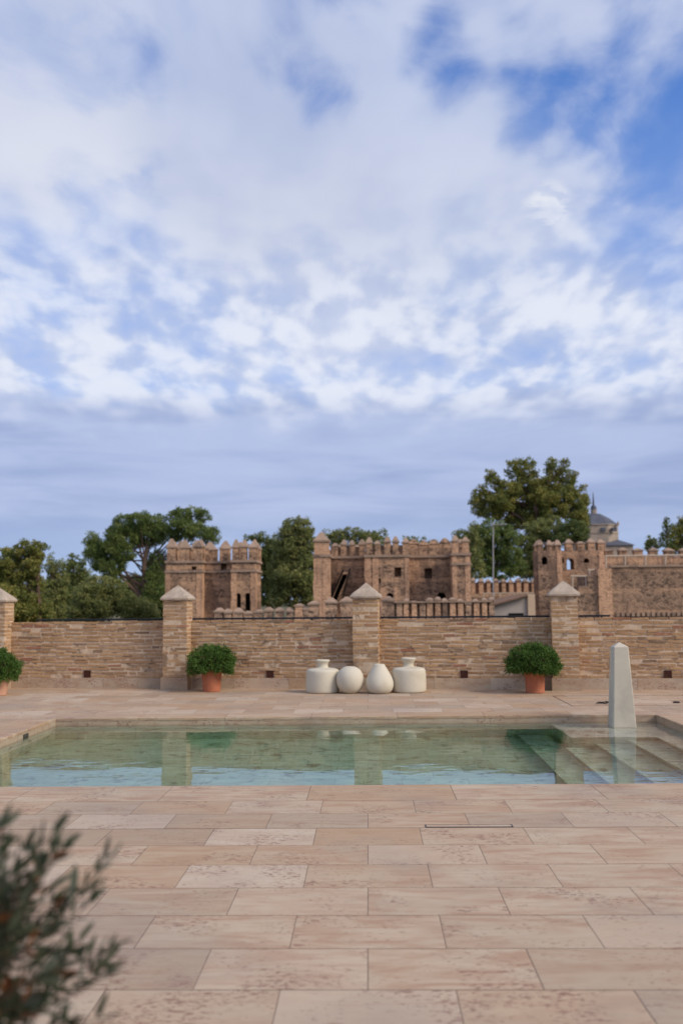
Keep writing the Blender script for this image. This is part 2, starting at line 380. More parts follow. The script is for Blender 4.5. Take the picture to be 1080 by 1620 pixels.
def leafm(name, a, b, c, rough=0.6, trans=0.35):
    m, T = mat(name, rough, 0.25)
    r, g, _ = T.sep(tint(T))[:3]
    cc = T.mix(r, a, b); cc = T.mix(T.ss(g, 0.65, 1.1), cc, c)
    base(T, cc)
    tr = T.new('ShaderNodeBsdfTranslucent'); T.put(tr.inputs[0], cc)
    mx = T.new('ShaderNodeMixShader'); mx.inputs[0].default_value = trans
    T.l.new(T.b.outputs[0], mx.inputs[1]); T.l.new(tr.outputs[0], mx.inputs[2])
    T.l.new(mx.outputs[0], T.n['Material Output'].inputs[0]); return m
L_PINE = leafm('pine_needles', (0.115, 0.164, 0.048), (0.205, 0.257, 0.073), (0.278, 0.312, 0.106))
L_DARK = leafm('dark_foliage', (0.098, 0.135, 0.046), (0.187, 0.220, 0.069), (0.266, 0.280, 0.094))
L_OLIVE = leafm('olive_green_foliage', (0.165, 0.196, 0.066), (0.291, 0.307, 0.106), (0.410, 0.367, 0.141))
L_AUTUMN = leafm('turning_foliage', (0.159, 0.187, 0.051), (0.295, 0.295, 0.081), (0.454, 0.353, 0.104))
L_BUSH = leafm('bush_leaves', (0.055, 0.115, 0.022), (0.115, 0.20, 0.042), (0.19, 0.28, 0.07), 0.45)
L_FORE = leafm('olive_leaves', (0.032, 0.044, 0.024), (0.075, 0.092, 0.052), (0.15, 0.17, 0.125), 0.5)
L_BROWN = leafm('dry_leaves', (0.20, 0.075, 0.025), (0.28, 0.11, 0.04), (0.14, 0.05, 0.025), 0.6)

# ---------------------------------------------------------------- ground, terrace
GZ = -5.0
g = MB(); S = 3000
rings = [0, 12, 30, 60, 100, 180, 400, 1000, S]
def gh(x, y):
    d = math.hypot(x, y)
    return GZ + (0.5 * math.sin(x * 0.05) + 0.4 * math.sin(y * 0.043 + 1)) * min(1, max(0, (d - 30) / 60)) 
n = 48; vs = [(0, 0, GZ)]; fs = []
for i, r_ in enumerate(rings[1:]):
    for k in range(n):
        a = 2 * math.pi * k / n; vs.append((r_ * math.cos(a), r_ * math.sin(a), gh(r_ * math.cos(a), r_ * math.sin(a))))
for k in range(n): fs.append((0, 1 + k, 1 + (k + 1) % n))
for i in range(len(rings) - 2):
    for k in range(n):
        a = 1 + i * n + k; b = 1 + i * n + (k + 1) % n; fs.append((a, a + n, b + n, b))
g.add(vs, fs); tag(g.build('ground', M_EARTH, smooth=True), kind='structure')

PX0, PX1, PY0, PY1 = -3.64, 3.30, 3.75, 8.02     # pool opening
DX0, DX1, DY0 = -9.0, 8.4, -7.0
# wall frame: u along the wall, v toward the pool
WA = R(-6.45); wd = Vector((math.cos(WA), math.sin(WA), 0)); wn = Vector((math.sin(WA), -math.cos(WA), 0))
WO = Vector((0, 11.554, 0))
def WL(u, v, z): return WO + wd * u + wn * v + Vector((0, 0, z))
def u_at(x, v):       # where the ray through column x (at wall mid height) meets the plane at v
    d = pix(x, 1030); k = ((WO + wn * v - CAM).dot(wn)) / d.dot(wn)
    return (CAM + d * k - WO).dot(wd)
def wy(x): return WO.y + math.tan(WA) * x

# slab body with the pool hole
b = MB(); zb, zt = GZ - 0.5, -0.0008
def region(x0, x1, y0, y1f0, y1f1):
    b.prism([(x0, y0), (x1, y0), (x1, y1f1), (x0, y1f0)], zb, zt)
region(DX0, PX0 - .02, DY0, wy(DX0) + .3, wy(PX0 - .02) + .3)
region(PX1 + .02, DX1, DY0, wy(PX1 + .02) + .3, wy(DX1) + .3)
region(PX0 - .02, PX1 + .02, DY0, PY0 - .02, PY0 - .02)
region(PX0 - .02, PX1 + .02, PY1 + .02, wy(PX0) + .3, wy(PX1) + .3)
tag(b.build('terrace_base', M_GROUT), kind='structure')

# paving slabs, running bond 0.6 x 0.4
t = MB()
def clip_poly(poly, f):   # keep f(p) <= 0
    out = []
    for i in range(len(poly)):
        p, q = poly[i], poly[(i + 1) % len(poly)]; a, c = f(p), f(q)
        if a <= 0: out.append(p)
        if a * c < 0:
            s_ = a / (a - c); out.append((p[0] + (q[0] - p[0]) * s_, p[1] + (q[1] - p[1]) * s_))
    return out
def slab(x0, y0, x1, y1, gap=0.0015, wallclip=False, gy=None, hs=None):
    if x1 - x0 < .02 or y1 - y0 < .02: return
    gy = gap if gy is None else gy
    poly = [(x0 + gap, y0 + gy), (x1 - gap, y0 + gy), (x1 - gap, y1 - gy), (x0 + gap, y1 - gy)]
    if wallclip:
        poly = clip_poly(poly, lambda p: p[1] - wy(p[0]) + 0.0)
        if len(poly) < 3: return
    h = random.uniform(-0.0002, 0.0004); c = (random.random(), random.random(), random.random())
    cx = sum(p[0] for p in poly) / len(poly); cy = sum(p[1] for p in poly) / len(poly)
    k = len(poly); e = 0.0025
    inner = [(p[0] + (e if p[0] < cx else -e), p[1] + (e if p[1] < cy else -e)) for p in poly]
    vs = [(p[0], p[1], -0.032) for p in poly] + [(p[0], p[1], h - 0.0008) for p in poly] + [(p[0], p[1], h) for p in inner]
    fs = [tuple(range(2 * k, 3 * k))] + [(i, (i + 1) % k, k + (i + 1) % k, k + i) for i in range(k)] + [(k + i, k + (i + 1) % k, 2 * k + (i + 1) % k, 2 * k + i) for i in range(k)]
    t.add(vs, fs, c)
CW = 0.42
OX0, OX1, OY0, OY1 = PX0 - CW, PX1 + CW, 3.2, PY1 + 0.38
HAT = (2.55, 8.98, 3.55, 10.2)
for r_ in range(-18, 34):
    y0 = r_ * 0.4; y1 = y0 + 0.4
    if r_ >= 8: y0 = 3.2 + (r_ - 8) * 0.4; y1 = y0 + .4
    ph = 0.3 if r_ % 2 else 0.0
    segs = [(DX0, DX1)]
    if y1 > OY0 + .01 and y0 < OY1 - .01:
        segs = [(DX0, OX0), (OX1, DX1)]
        if y1 > OY1 + .01:   # row cut by the far coping
            k = math.floor((OX0 - ph) / .6) * .6 + ph
            x = k
            while x < OX1: slab(max(x, OX0), OY1, min(x + .6, OX1), y1); x += .6
    gy = 0.003
    for a, c in segs:
        x = math.floor((a - ph) / .6) * .6 + ph
        while x < c:
            ya = y0 + (0.006 if r_ == 6 else 0)
            slab(max(x, a), ya, min(x + .6, c), y1, wallclip=(y1 > 9.5), gy=.003)
            x += .6
tag(t.build('terrace_paving', M_TRAV), kind='structure')

# pool coping, slightly overhanging, with an eased nose
t = MB()
def cope(x0, y0, x1, y1, axis, side):
    c = (random.random(), random.random() * 0.6, random.random() * .7); g_ = .0022
    x0 += g_; x1 -= g_; y0 += g_; y1 -= g_
    nose = [(0.0, -0.032), (0.0, -0.008), (-0.003, -0.003), (-0.010, 0.0)]
    n = 12; vs = []; fs = []
    for i in range(n + 1):
        s_ = i / n
        for k, (o, z) in enumerate(nose + [(None, 0.0), (None, -0.032)]):
            jit = random.uniform(-.0022, .0022) if o is not None else 0
            if axis == 'x':
                X = x0 + (x1 - x0) * s_
                Y = ((y1 + jit + o) if side > 0 else (y0 + jit - o)) if o is not None else (y0 if side > 0 else y1)
            else:
                Y = y0 + (y1 - y0) * s_
                X = ((x1 + jit + o) if side > 0 else (x0 + jit - o)) if o is not None else (x0 if side > 0 else x1)
            vs.append((X, Y, z + (jit * .4 if o is not None else 0)))
    for i in range(n):
        for k in range(6): fs.append((i*6+k, i*6+(k+1) % 6, (i+1)*6+(k+1) % 6, (i+1)*6+k))
    fs += [tuple(range(6)), tuple(range(n*6, n*6+6))[::-1]]
    t.add(vs, fs, c)
OV = 0.012
L = 1.0
def run(a, b_, fn, off=0.0):
    x = a - off
    while x < b_ - 1e-6:
        x2 = x + L
        if max(x, a) < min(x2, b_) - .03: fn(max(x, a), min(x2, b_))
        x = x2
run(OX0, OX1, lambda a, c: cope(a, OY0, c, PY0 + OV, 'x', 1), .35)
run(OX0, OX1, lambda a, c: cope(a, PY1 - OV, c, OY1, 'x', -1), .6)
run(PY0 + OV, PY1 - OV, lambda a, c: cope(OX0, a, PX0 + OV, c, 'y', 1))
run(PY0 + OV, PY1 - OV, lambda a, c: cope(PX1 - OV, a, OX1, c, 'y', -1))
tag(t.build('pool_coping', M_TRAV, fixn=True), kind='structure')

# pool basin
def pool_mat():
    m, T = mat('pool_stone', 0.6, 0.3); p = pos(T)
    n = T.noise(T.scale(p, (1, 2.2, 1)), 3.2, 6, 0.62, .6)
    c = T.mix(T.ss(n, 0.3, 0.7), (0.72, 0.69, 0.58), (0.56, 0.51, 0.40))
    c = T.mix(T.ss(T.noise(p, 5, 6, 0.72, .5), 0.52, 0.66, 0, .75), c, (0.20, 0.14, 0.09))
    br = T.new('ShaderNodeTexBrick'); T.put(br.inputs['Vector'], p); br.inputs['Scale'].default_value = 1
    br.inputs['Brick Width'].default_value = .6; br.inputs['Row Height'].default_value = .3; br.inputs['Mortar Size'].default_value = .006
    br.inputs['Color1'].default_value = (1, 1, 1, 1); br.inputs['Color2'].default_value = (.80, .80, .76, 1); br.inputs['Mortar'].default_value = (.72, .70, .64, 1)
    c = T.mix(1.0, c, br.outputs[0], 'MULTIPLY')
    base(T, c); bump(T, n, .3, .01); return m
M_POOL = pool_mat()
PD = -1.2; t = MB()
e = 0.0
t.box((PX0 - .30, PY0 - .30, PD - .2), (PX1 + .30, PY1 + .30, PD))
t.box((PX0 - .02, PY0, PD), (PX0, PY1, -.032)); t.box((PX1, PY0, PD), (PX1 + .02, PY1, -.032))
t.box((PX0 - .02, PY0 - .02, PD), (PX1 + .02, PY0, -.032)); t.box((PX0 - .02, PY1, PD), (PX1 + .02, PY1 + .02, -.032))
tag(t.build('pool_basin', M_POOL), kind='structure')
t = MB(); bz = (-.24, -.0325); w_ = .006
t.box((PX0, PY1 - w_, bz[0]), (PX1, PY1 + .01, bz[1])); t.box((PX0, PY0 - .01, bz[0]), (PX1, PY0 + w_, bz[1]))
t.box((PX0 - .01, PY0 + w_, bz[0]), (PX0 + w_, PY1 - w_, bz[1])); t.box((PX1 - w_, PY0 + w_, bz[0]), (PX1 + .01, PY1 - w_, bz[1]))
tag(t.build('pool_waterline_band', M_PLINTH), kind='structure')
t = MB()
SH = 6.9; tx = [1.74, 2.06, 2.38, 2.71, 3.0]; td = [-1.02, -.84, -.64, -.43, -.22]
for i in range(5):
    x1 = tx[i + 1] if i < 4 else PX1
    yb = SH if x1 > 2.2 else PY1
    t.box((tx[i], PY0, PD), (x1, yb, td[i] - .04))
    t.box((tx[i] - .025, PY0, td[i] - .038), (x1 - .027 if i < 4 else x1, yb - (.0 if yb == PY1 else .027), td[i]))
t.box((2.12, SH + .002, PD), (PX1, PY1, -.25)); t.box((2.095, SH - .025, -.248), (PX1, PY1, -.215))
tag(t.build('pool_steps', M_POOL), kind='structure')

# water body
WZ = -0.082
def water_mat():
    m = bpy.data.materials.new('pool_water'); m.use_nodes = True; T = NT(m.node_tree); T.n.clear()
    gl = T.new('ShaderNodeBsdfGlass'); gl.inputs['IOR'].default_value = 1.33; gl.inputs['Roughness'].default_value = 0.0
    gl.inputs['Color'].default_value = (1, 1, 1, 1)
    p = pos(T)
    n1 = T.noise(T.scale(p, (1.0, 1.6, 1)), 2.2, 2, 0.5, .3)
    n2 = T.noise(T.scale(p, (1.0, 1.8, 1)), 9.0, 2, 0.5, .3)
    calm = T.ss(T.noise(p, .55, 2, .5), .38, .66, .25, 1.0)
    h = T.math('MULTIPLY', T.math('ADD', T.math('MULTIPLY', n1, 1.0), T.math('MULTIPLY', n2, .16)), calm)
    bp = T.new('ShaderNodeBump'); T.put(bp.inputs['Height'], h); bp.inputs['Strength'].default_value = 1.0; bp.inputs['Distance'].default_value = 0.0035
    T.l.new(bp.outputs[0], gl.inputs['Normal'])
    ab = T.new('ShaderNodeVolumeAbsorption'); ab.inputs['Color'].default_value = (0.44, 0.87, 0.70, 1); ab.inputs['Density'].default_value = 0.42
    o = T.new('ShaderNodeOutputMaterial'); T.l.new(gl.outputs[0], o.inputs[0]); T.l.new(ab.outputs[0], o.inputs[1])
    return m
t = MB()
t.box((PX0 - .01, PY0 - .01, PD - .05), (PX1 + .01, PY1 + .01, WZ))
tag(t.build('pool_water', water_mat()), kind='structure')

# ---------------------------------------------------------------- brick parapet wall
U0, U1 = -9.2, 8.3
pil_px = (-11, 276.5, 578, 894.5)
pil_u = [u_at(x, .24) for x in pil_px]
bw = thing('brick_wall', (WO.x, WO.y, 0), 'long low weathered brick wall with four stone capped pillars at the terrace edge', 'wall')
H_PL, H_W = 0.165, 1.035
PW = 0.382 / 2
edges = [U0] + pil_u + [U1]
def bc(): return (random.random(), random.random(), random.random())
for s_ in range(5):
    ua = edges[s_] + (PW if s_ else 0); ub = edges[s_ + 1] - (PW if s_ < 4 else 0)
    m_ = MB()
    m_.box((ua, -.24, 0), (ub, -.001, H_W - .022), None, lambda v: WL(v.x, v.y, v.z))
    core = m_.build('mortar_core', M_MORTAR, bw)
    m_ = MB(); zc_ = H_PL + .004; k = 0
    pitch = (H_W - H_PL) / 15.5
    while zc_ < H_W - .01:
        hh = pitch - random.uniform(.017, .025)
        u = ua - random.uniform(0, .2)
        wav = random.uniform(0, 6)
        while u < ub:
            ln = random.choice((.25, .24, .22, .26, .13, .21, .18)) * random.uniform(.9, 1.1)
            a, c = max(u, ua + .001), min(u + ln - random.uniform(.010, .026), ub - .001)
            if c - a > .03 and random.random() > .004:
                pr = random.uniform(.002, .011) if random.random() > .04 else -.012
                dz_ = .004 * math.sin(u * 1.7 + wav) + random.uniform(-.004, .004)
                m_.box((a, -.09, zc_ + dz_), (c, pr, zc_ + hh + dz_ + random.uniform(-.003, .002)), bc(), lambda v: WL(v.x, v.y, v.z), .0045)
            u += ln
        zc_ += pitch
    m_.build('brickwork', M_BRICK, bw)
    m_ = MB(); u = ua
    while u < ub:
        ln = random.uniform(.5, .95); c = min(u + ln, ub)
        if ub - c < .12: c = ub
        m_.box((u + .0015, -.02, 0), (c - .0015, .028, H_PL - random.uniform(0, .004)), None, lambda v: WL(v.x, v.y, v.z))
        u = c
        if c == ub: break
    m_.build('plinth', M_PLINTH, bw)
for pu in pil_u:
    m_ = MB(); F = .24; Bk = -.07; Z1 = 1.36
    m_.box((pu - PW + .004, Bk + .004, 0), (pu + PW - .004, F - .001, Z1), None, lambda v: WL(v.x, v.y, v.z))
    ps = m_.build('pillar', M_MORTAR, bw)
    m_ = MB(); zc_ = .19; k = 0; pitch = .0585
    while zc_ < Z1 - .02:
        hh = min(pitch - random.uniform(.016, .022), Z1 - zc_)
        sp = pu + (random.uniform(-.03, .03) if k % 2 else random.choice((-.09, .08)) + random.uniform(-.02, .02))
        a0 = pu - PW + random.uniform(-.004, .004); a1 = pu + PW + random.uniform(-.004, .004); f_ = F + random.uniform(-.003, .006)
        g_ = random.uniform(.006, .010)
        J = .0028; Mf = lambda v: WL(v.x, v.y, v.z)
        m_.box((a0, F - .12, zc_), (sp - g_, f_, zc_ + hh), bc(), Mf, J)
        m_.box((sp + g_, F - .12, zc_), (a1, f_ + random.uniform(-.004, .004), zc_ + hh), bc(), Mf, J)
        m_.box((a0, Bk + .04, zc_), (pu - .03, F - .13, zc_ + hh), bc(), Mf, J)
        m_.box((pu + .03, Bk + .04, zc_), (a1, F - .13, zc_ + hh), bc(), Mf, J)
        m_.box((a0, Bk, zc_), (a1, Bk + .03, zc_ + hh), bc(), Mf, J)
        zc_ += pitch; k += 1
    m_.build('brick_shaft', M_BRICK, ps)
    m_ = MB()
    m_.box((pu - PW - .022, -.03, 0), (pu + PW + .022, F + .03, .185), None, lambda v: WL(v.x, v.y, v.z))
    m_.build('pillar_base', M_PLINTH, ps)
    # pyramid cap with a thick rounded lip
    m_ = MB(); cv = (F + Bk) / 2; prof = [(.206, Z1 + .002), (.226, Z1 + .012), (.231, Z1 + .035), (.220, Z1 + .052)]
    for k in range(1, 8): prof.append((.220 * (1 - k / 8.0) + .008, Z1 + .052 + .185 * (k / 8.0)))
    prof.append((.006, Z1 + .24)); n = 8
    vs = []; 
    for r_, z_ in prof:
        ring = []
        for sx, sy, ex, ey in ((-1,1,1,0),(1,1,0,-1),(1,-1,-1,0),(-1,-1,0,1)):
            for k in range(n):
                q_ = 2.0 * k / n; x_ = sx + ex * q_; y_ = sy + ey * q_
                cr_ = .975 if k == 0 else 1.0
                jj = random.uniform(-.003, .003)
                ring.append(WL(pu + x_ * r_ * cr_ + jj, cv + y_ * r_ * cr_ * .88 + jj, z_ + random.uniform(-.0025, .0025)))
        vs += ring
    N = 4 * n; fs = [(i*N+k, i*N+(k+1) % N, (i+1)*N+(k+1) % N, (i+1)*N+k) for i in range(len(prof)-1) for k in range(N)]
    fs += [tuple(range(N)), tuple(range((len(prof)-1)*N, len(prof)*N))]
    m_.add(vs, fs); m_.build('pillar_cap', M_CAP, ps, fixn=True)
# black rail behind the wall top
ra, rb = u_at(58, -.2), u_at(966, -.2)
rail = thing('handrail', WL(ra, -.2, H_W), 'long thin black metal handrail running along the top of the brick wall', 'handrail')
m_ = MB(); m_.box((ra, -.235, H_W + .022), (rb, -.185, H_W + .05), None, lambda v: WL(v.x, v.y, v.z)); m_.build('rail_bar', M_RAIL, rail)
for k in range(9):
    u = ra + .12 + (rb - ra - .24) * k / 8
    m_ = MB(); m_.box((u - .012, -.222, H_W - .03), (u + .012, -.198, H_W + .022), None, lambda v: WL(v.x, v.y, v.z)); m_.build('bracket', M_RAIL, rail)

# wall lights
for x, lab in ((139, 'small square rusty wall light left of the first whole pillar'), (427, 'small square rusty wall light between the left bush pot and the white jars'),
               (733, 'small square rusty wall light between the white jars and the right bush pot'), (1054, 'small square rusty wall light in the wall right of the obelisk')):
    u = u_at(x, .01); z_ = H_PL + .055; f_ = thing('wall_light', WL(u, .012, z_ - .055), lab, 'wall light', 'rusty square lights low in the brick wall')
    Mf = lambda v: WL(v.x, v.y, v.z); m_ = MB()
    m_.box((u-.056, -.05, z_-.056), (u+.056, .022, z_-.044), None, Mf); m_.box((u-.056, -.05, z_+.044), (u+.056, .022, z_+.056), None, Mf)
    m_.box((u-.056, -.05, z_-.044), (u-.044, .022, z_+.044), None, Mf); m_.box((u+.044, -.05, z_-.044), (u+.056, .022, z_+.044), None, Mf)
    m_.build('frame', M_RUST, f_)
    m_ = MB(); m_.box((u-.044, -.05, z_-.044), (u+.044, .0165, z_+.044), None, Mf)
    for q_ in (-.02, 0.004, .028): m_.box((u-.044, .015, z_+q_-.012), (u+.044, .019, z_+q_-.006), None, Mf)
    m_.build('louvre_panel', M_RUST, f_)

# ---------------------------------------------------------------- jars
def jar(name, x, y, D, prof, label, grp):
    p = at(x, y, D); c = Vector((p.x, D, 0)); o = thing(name, c, label, 'jar' if 'jar' in name else 'vase', grp)
    return o, c
def smooth_prof(pts, it=2):
    for _ in range(it):
        q = [pts[0]]
        for i in range(len(pts) - 1):
            a, b_ = pts[i], pts[i + 1]
            q += [(a[0]*.75+b_[0]*.25, a[1]*.75+b_[1]*.25), (a[0]*.25+b_[0]*.75, a[1]*.25+b_[1]*.75)]
        q.append(pts[-1]); pts = q
    return pts
JG = 'off-white plaster jars by the central pillar'
def mk(name, px, D, prof, inner, label, it=2):
    c = at(px, 1080, D); c.z = 0
    if label.startswith('squat'):
        prof = [(r_, z_ * .925) for r_, z_ in prof]; inner = [(r_, z_ * .925) for r_, z_ in inner]
    o = thing(name, c, label, 'jar', JG)
    m_ = MB(); pr = smooth_prof(prof, it)
    m_.lathe(pr + [(r_, z_) for r_, z_ in inner], (c.x, c.y, 0), 48); m_.build('body', M_JAR, o, smooth=True)
    return o
squat = [(.20,0),(.235,.003),(.247,.03),(.249,.12),(.247,.22),(.243,.315),(.232,.355),(.19,.375),(.12,.385),(.085,.39),(.078,.41),(.075,.44),(.088,.47),(.103,.487),(.106,.5),(.10,.512),(.09,.514)]
mk('storage_jar', 510.5, 11.02, squat, [(.07,.50),(.055,.44),(.0,.43)], 'squat off-white jar with short flared neck, leftmost of the four jars')
squat2 = [(.20,0),(.237,.003),(.25,.03),(.253,.12),(.251,.22),(.247,.32),(.236,.362),(.19,.382),(.12,.392),(.082,.40),(.07,.425),(.075,.455),(.095,.49),(.108,.512),(.11,.525),(.10,.535),(.09,.536)]
mk('storage_jar', 646.5, 11.0, squat2, [(.07,.52),(.05,.45),(.0,.44)], 'squat off-white jar with a tall waisted neck, rightmost of the four jars')
sph = [(.06,0),(.10,.004),(.155,.05),(.19,.12),(.20,.19),(.192,.26),(.16,.325),(.11,.365),(.07,.381),(.055,.384)]
mk('round_vase', 553.5, 10.86, sph, [(.045,.38),(.04,.34),(0,.33)], 'round ball shaped off-white vase, second from the left')
pear = [(.10,0),(.14,.004),(.18,.04),(.203,.10),(.203,.16),(.185,.22),(.15,.285),(.115,.345),(.09,.385),(.078,.408),(.068,.416),(.055,.418)]
mk('pear_vase', 600.0, 10.83, pear, [(.05,.41),(.045,.36),(0,.35)], 'pear shaped off-white vase narrowing to the top, third from the left')

# ---------------------------------------------------------------- obelisk
ob_p = at(983.3, 1151, 7.66); oz = -.215
ob_ = thing('obelisk', (ob_p.x, 7.66, oz), 'pale grey tapered obelisk with blunt pointed tip standing in the pool corner', 'obelisk')
m_ = MB(); prof = []
hb, ht = .134, .083; zt_ = .785
nr = 14
for i in range(nr + 1):
    k = i / nr; prof.append((hb + (ht - hb) * k, oz + (zt_ - oz) * k))
prof += [(ht - .006, zt_ + .007), (.04, zt_ + .032), (.006, zt_ + .050)]
vs = []; cr_ = .012
for r_, z_ in prof:
    rr = min(cr_, r_ * .3)
    for sx, sy in ((-1,-1),(1,-1),(1,1),(-1,1)):
        pts_ = [(sx * r_, sy * (r_ - rr)), (sx * (r_ - rr * .3), sy * (r_ - rr * .3)), (sx * (r_ - rr), sy * r_)]
        if sx * sy < 0: pts_ = pts_[::-1]
        vs += [(ob_p.x + a, 7.66 + c, z_) for a, c in pts_]
N = 12
m_.add(vs, [(i*N+k, i*N+(k+1) % N, (i+1)*N+(k+1) % N, (i+1)*N+k) for i in range(len(prof)-1) for k in range(N)] + [tuple(range(N)), tuple(range((len(prof)-1)*N, len(prof)*N))])
m_.build('shaft', M_OBEL, ob_, fixn=True)

# ---------------------------------------------------------------- foliage helper
def leaf(m_, p, size, asp=.5, up=None, c=None):
    d = Vector((random.gauss(0,1), random.gauss(0,1), random.gauss(0,1))).normalized()
    if up is not None: d = (d + up).normalized()
    a = d.cross(Vector((random.gauss(0,1), random.gauss(0,1), random.gauss(0,1)))).normalized()
    l = size * random.uniform(.7, 1.3); w = l * asp * .5
    m_.add([p, p + d * l * .5 + a * w, p + d * l, p + d * l * .5 - a * w], [(0, 1, 2, 3)], c)
def crown(m_, blobs, size, dens, lump=5, asp=.6, shade=None, thick=.9):
    # blobs: (centre, (rx,ry,rz)) ; each is broken in smaller tufts
    for c, (rx, ry, rz) in blobs:
        nt = max(8, int(lump * 17 * (rx * rz) ** .5 * (rx*rz) ** .5 / (size * size * 26)))
        nt = min(nt, 110)
        tr_ = .34 * min(rx, rz) + size * .4
        for _ in range(nt):
            d = Vector((random.gauss(0,1), random.gauss(0,1), random.gauss(0,1))).normalized()
            rad = random.uniform(.35, 1.0) ** .5
            tc_ = c + Vector((d.x * rx * rad, d.y * ry * rad, d.z * rz * rad))
            k = random.random(); tr2 = tr_ * random.uniform(.6, 1.2)
            for _ in range(int(8.0 * dens * (tr2 / size) ** 2) + 3):
                e_ = Vector((random.gauss(0,1), random.gauss(0,1), random.gauss(0,1))).normalized() * tr2 * random.uniform(.3, 1) ** .5
                e_.z *= .75
                leaf(m_, tc_ + e_, size * .82, asp, Vector((0, 0, .3)), (min(1, max(0, k + random.uniform(-.3, .3))), random.random() * (.6 + .6 * k), random.random()))

# ---------------------------------------------------------------- potted bushes
def pot(cx, cy, rt, rb_, h, m__, label, bushlab, bl, rim=.05, leaves=9000, seed=1):
    random.seed(seed)
    o = thing('potted_bush', (cx, cy, 0), label, 'potted plant', 'green bushes in terracotta pots along the wall')
    m_ = MB()
    pr = [(rb_ - .01, 0), (rb_, .006), (rt - .022, h - rim - .004), (rt - .004, h - rim), (rt, h - rim + .006), (rt + .002, h - .006), (rt - .003, h), (rt - .02, h), (rt - .028, h - .03), (0, h - .03)]
    m_.lathe(pr, (cx, cy, 0), 40); m_.build('pot', m__, o, smooth=False)
    m_ = MB(); m_.lathe([(rt - .03, h - .032), (rt - .03, h - .02), (0, h - .018)], (cx, cy, 0), 24); m_.build('soil', M_SOIL, o)
    m_ = MB()
    for k in range(14):
        a = k * 2.4; r2 = random.uniform(.3, .8) * bl[0]
        m_.tube([(cx + .03*math.cos(a), cy + .03*math.sin(a), h - .03), (cx + r2*.5*math.cos(a), cy + r2*.5*math.sin(a), h + .1), (cx + r2*math.cos(a), cy + r2*math.sin(a), h + bl[1] * .8)], .007, 5)
    m_.build('stems', M_TWIG, o)
    m_ = MB(); rx, rz, zc0, droop = bl
    offx = 0
    for _ in range(leaves // 12):
        th = random.uniform(0, 2 * math.pi); ph = math.asin(random.uniform(-.75, 1))
        lump = 1 + .10 * math.sin(th * 3 + seed) + .08 * math.sin(th * 5 + ph * 4 + seed * 2) + random.uniform(-.05, .03)
        rr = random.uniform(.72, 1.0)
        hx = math.cos(ph)
        if math.sin(ph) < 0: hx = 1.0 - .12 * abs(math.sin(ph))
        p = Vector((cx + rx * lump * rr * hx * math.cos(th), cy + rx * lump * rr * hx * math.sin(th), zc0 + (rz if ph > 0 else droop) * lump * rr * math.sin(ph)))
        if p.z < h and math.hypot(p.x - cx, p.y - cy) < rt + .015: continue
        k = random.random(); out = (p - Vector((cx, cy, zc0))).normalized() * .7 + Vector((0, 0, .3 if ph > 0 else -.5))
        for _ in range(24):
            e_ = Vector((random.gauss(0, .017), random.gauss(0, .017), random.gauss(0, .017)))
            leaf(m_, p + e_, .026, .55, out, (min(1, max(0, k + random.uniform(-.35, .35))), random.random() * (.5 + .6 * k), random.random()))
    m_.build('foliage', L_BUSH, o)
    return o
p1 = at(335, 1092, 11.32); pot(p1.x, 11.32, .172, .128, .325, M_TERRA, 'trimmed green bush in a terracotta pot beside the second pillar from left', '', (.345, .27, .42, .20), seed=3)
p2 = at(846, 1094, 10.72); pot(p2.x, 10.72, .162, .13, .30, M_TERRA, 'wide domed green bush in a terracotta pot beside the right pillar', '', (.385, .30, .385, .13), rim=.055, seed=11, leaves=10500)
p0 = at(-4, 1098, 10.98); pot(p0.x, 10.98, .185, .135, .27, M_TERRA2, 'green bush in a pale terracotta pot cut by the left edge', '', (.33, .27, .38, .22), rim=.07, seed=5)
random.seed(21)

# ---------------------------------------------------------------- small items on the paving
def on_deck(x, y, z=0.0):
    d = pix(x, y); return CAM + d * ((z - CAM.z) / d.z)
c = on_deck(949, 1114)
m_ = MB(); pts_ = []
for k in range(34):
    a = k * .42; r_ = .055 + .012 * math.sin(k * .9)
    pts_.append((c.x + 1.1 * r_ * math.cos(a) + .002 * k, c.y + r_ * math.sin(a) * 1.6, .008 + .0005 * k + .006 * abs(math.sin(k * .5))))
pts_ += [(c.x + .12, c.y - .05, .01), (c.x + .17, c.y - .1, .008)]
m_.tube(pts_, .0045, 6)
tag(m_.build('cable', M_CABLE, origin=(c.x, c.y, 0)), 'small coil of black cable lying on the paving behind the obelisk', 'cable')
c = on_deck(1069, 1112)
m_ = MB(); m_.lathe([(.042, .0005), (.044, .010), (.03, .018), (0.0, .019)], (c.x, c.y, 0), 20)
tag(m_.build('floor_light', M_CABLE, origin=(c.x, c.y, 0)), 'small flat black disc on the paving near the right edge', 'floor light')
# drain cover
a = on_deck(673, 1311); d_ = on_deck(812, 1309); y0 = 2.408; y1 = 2.475
dc = thing('drain_cover', (a.x, y0, 0), 'long narrow stone drain cover with dark frame in the paving', 'drain cover')
m_ = MB(); x0, x1 = a.x, d_.x; w_ = .008
m_.box((x0, y0, -.01), (x1, y0 + w_, .0022)); m_.box((x0, y1 - w_, -.01), (x1, y1, .0022)); m_.box((x0, y0 + w_, -.01), (x0 + w_, y1 - w_, .0022)); m_.box((x1 - w_, y0 + w_, -.01), (x1, y1 - w_, .0022))
m_.build('frame', M_RAIL, dc)
m_ = MB(); m_.box((x0 + w_, y0 + w_, -.01), (x1 - w_, y1 - w_, .0018), (.2, .2, .2)); m_.build('stone_inlay', M_TRAV, dc)
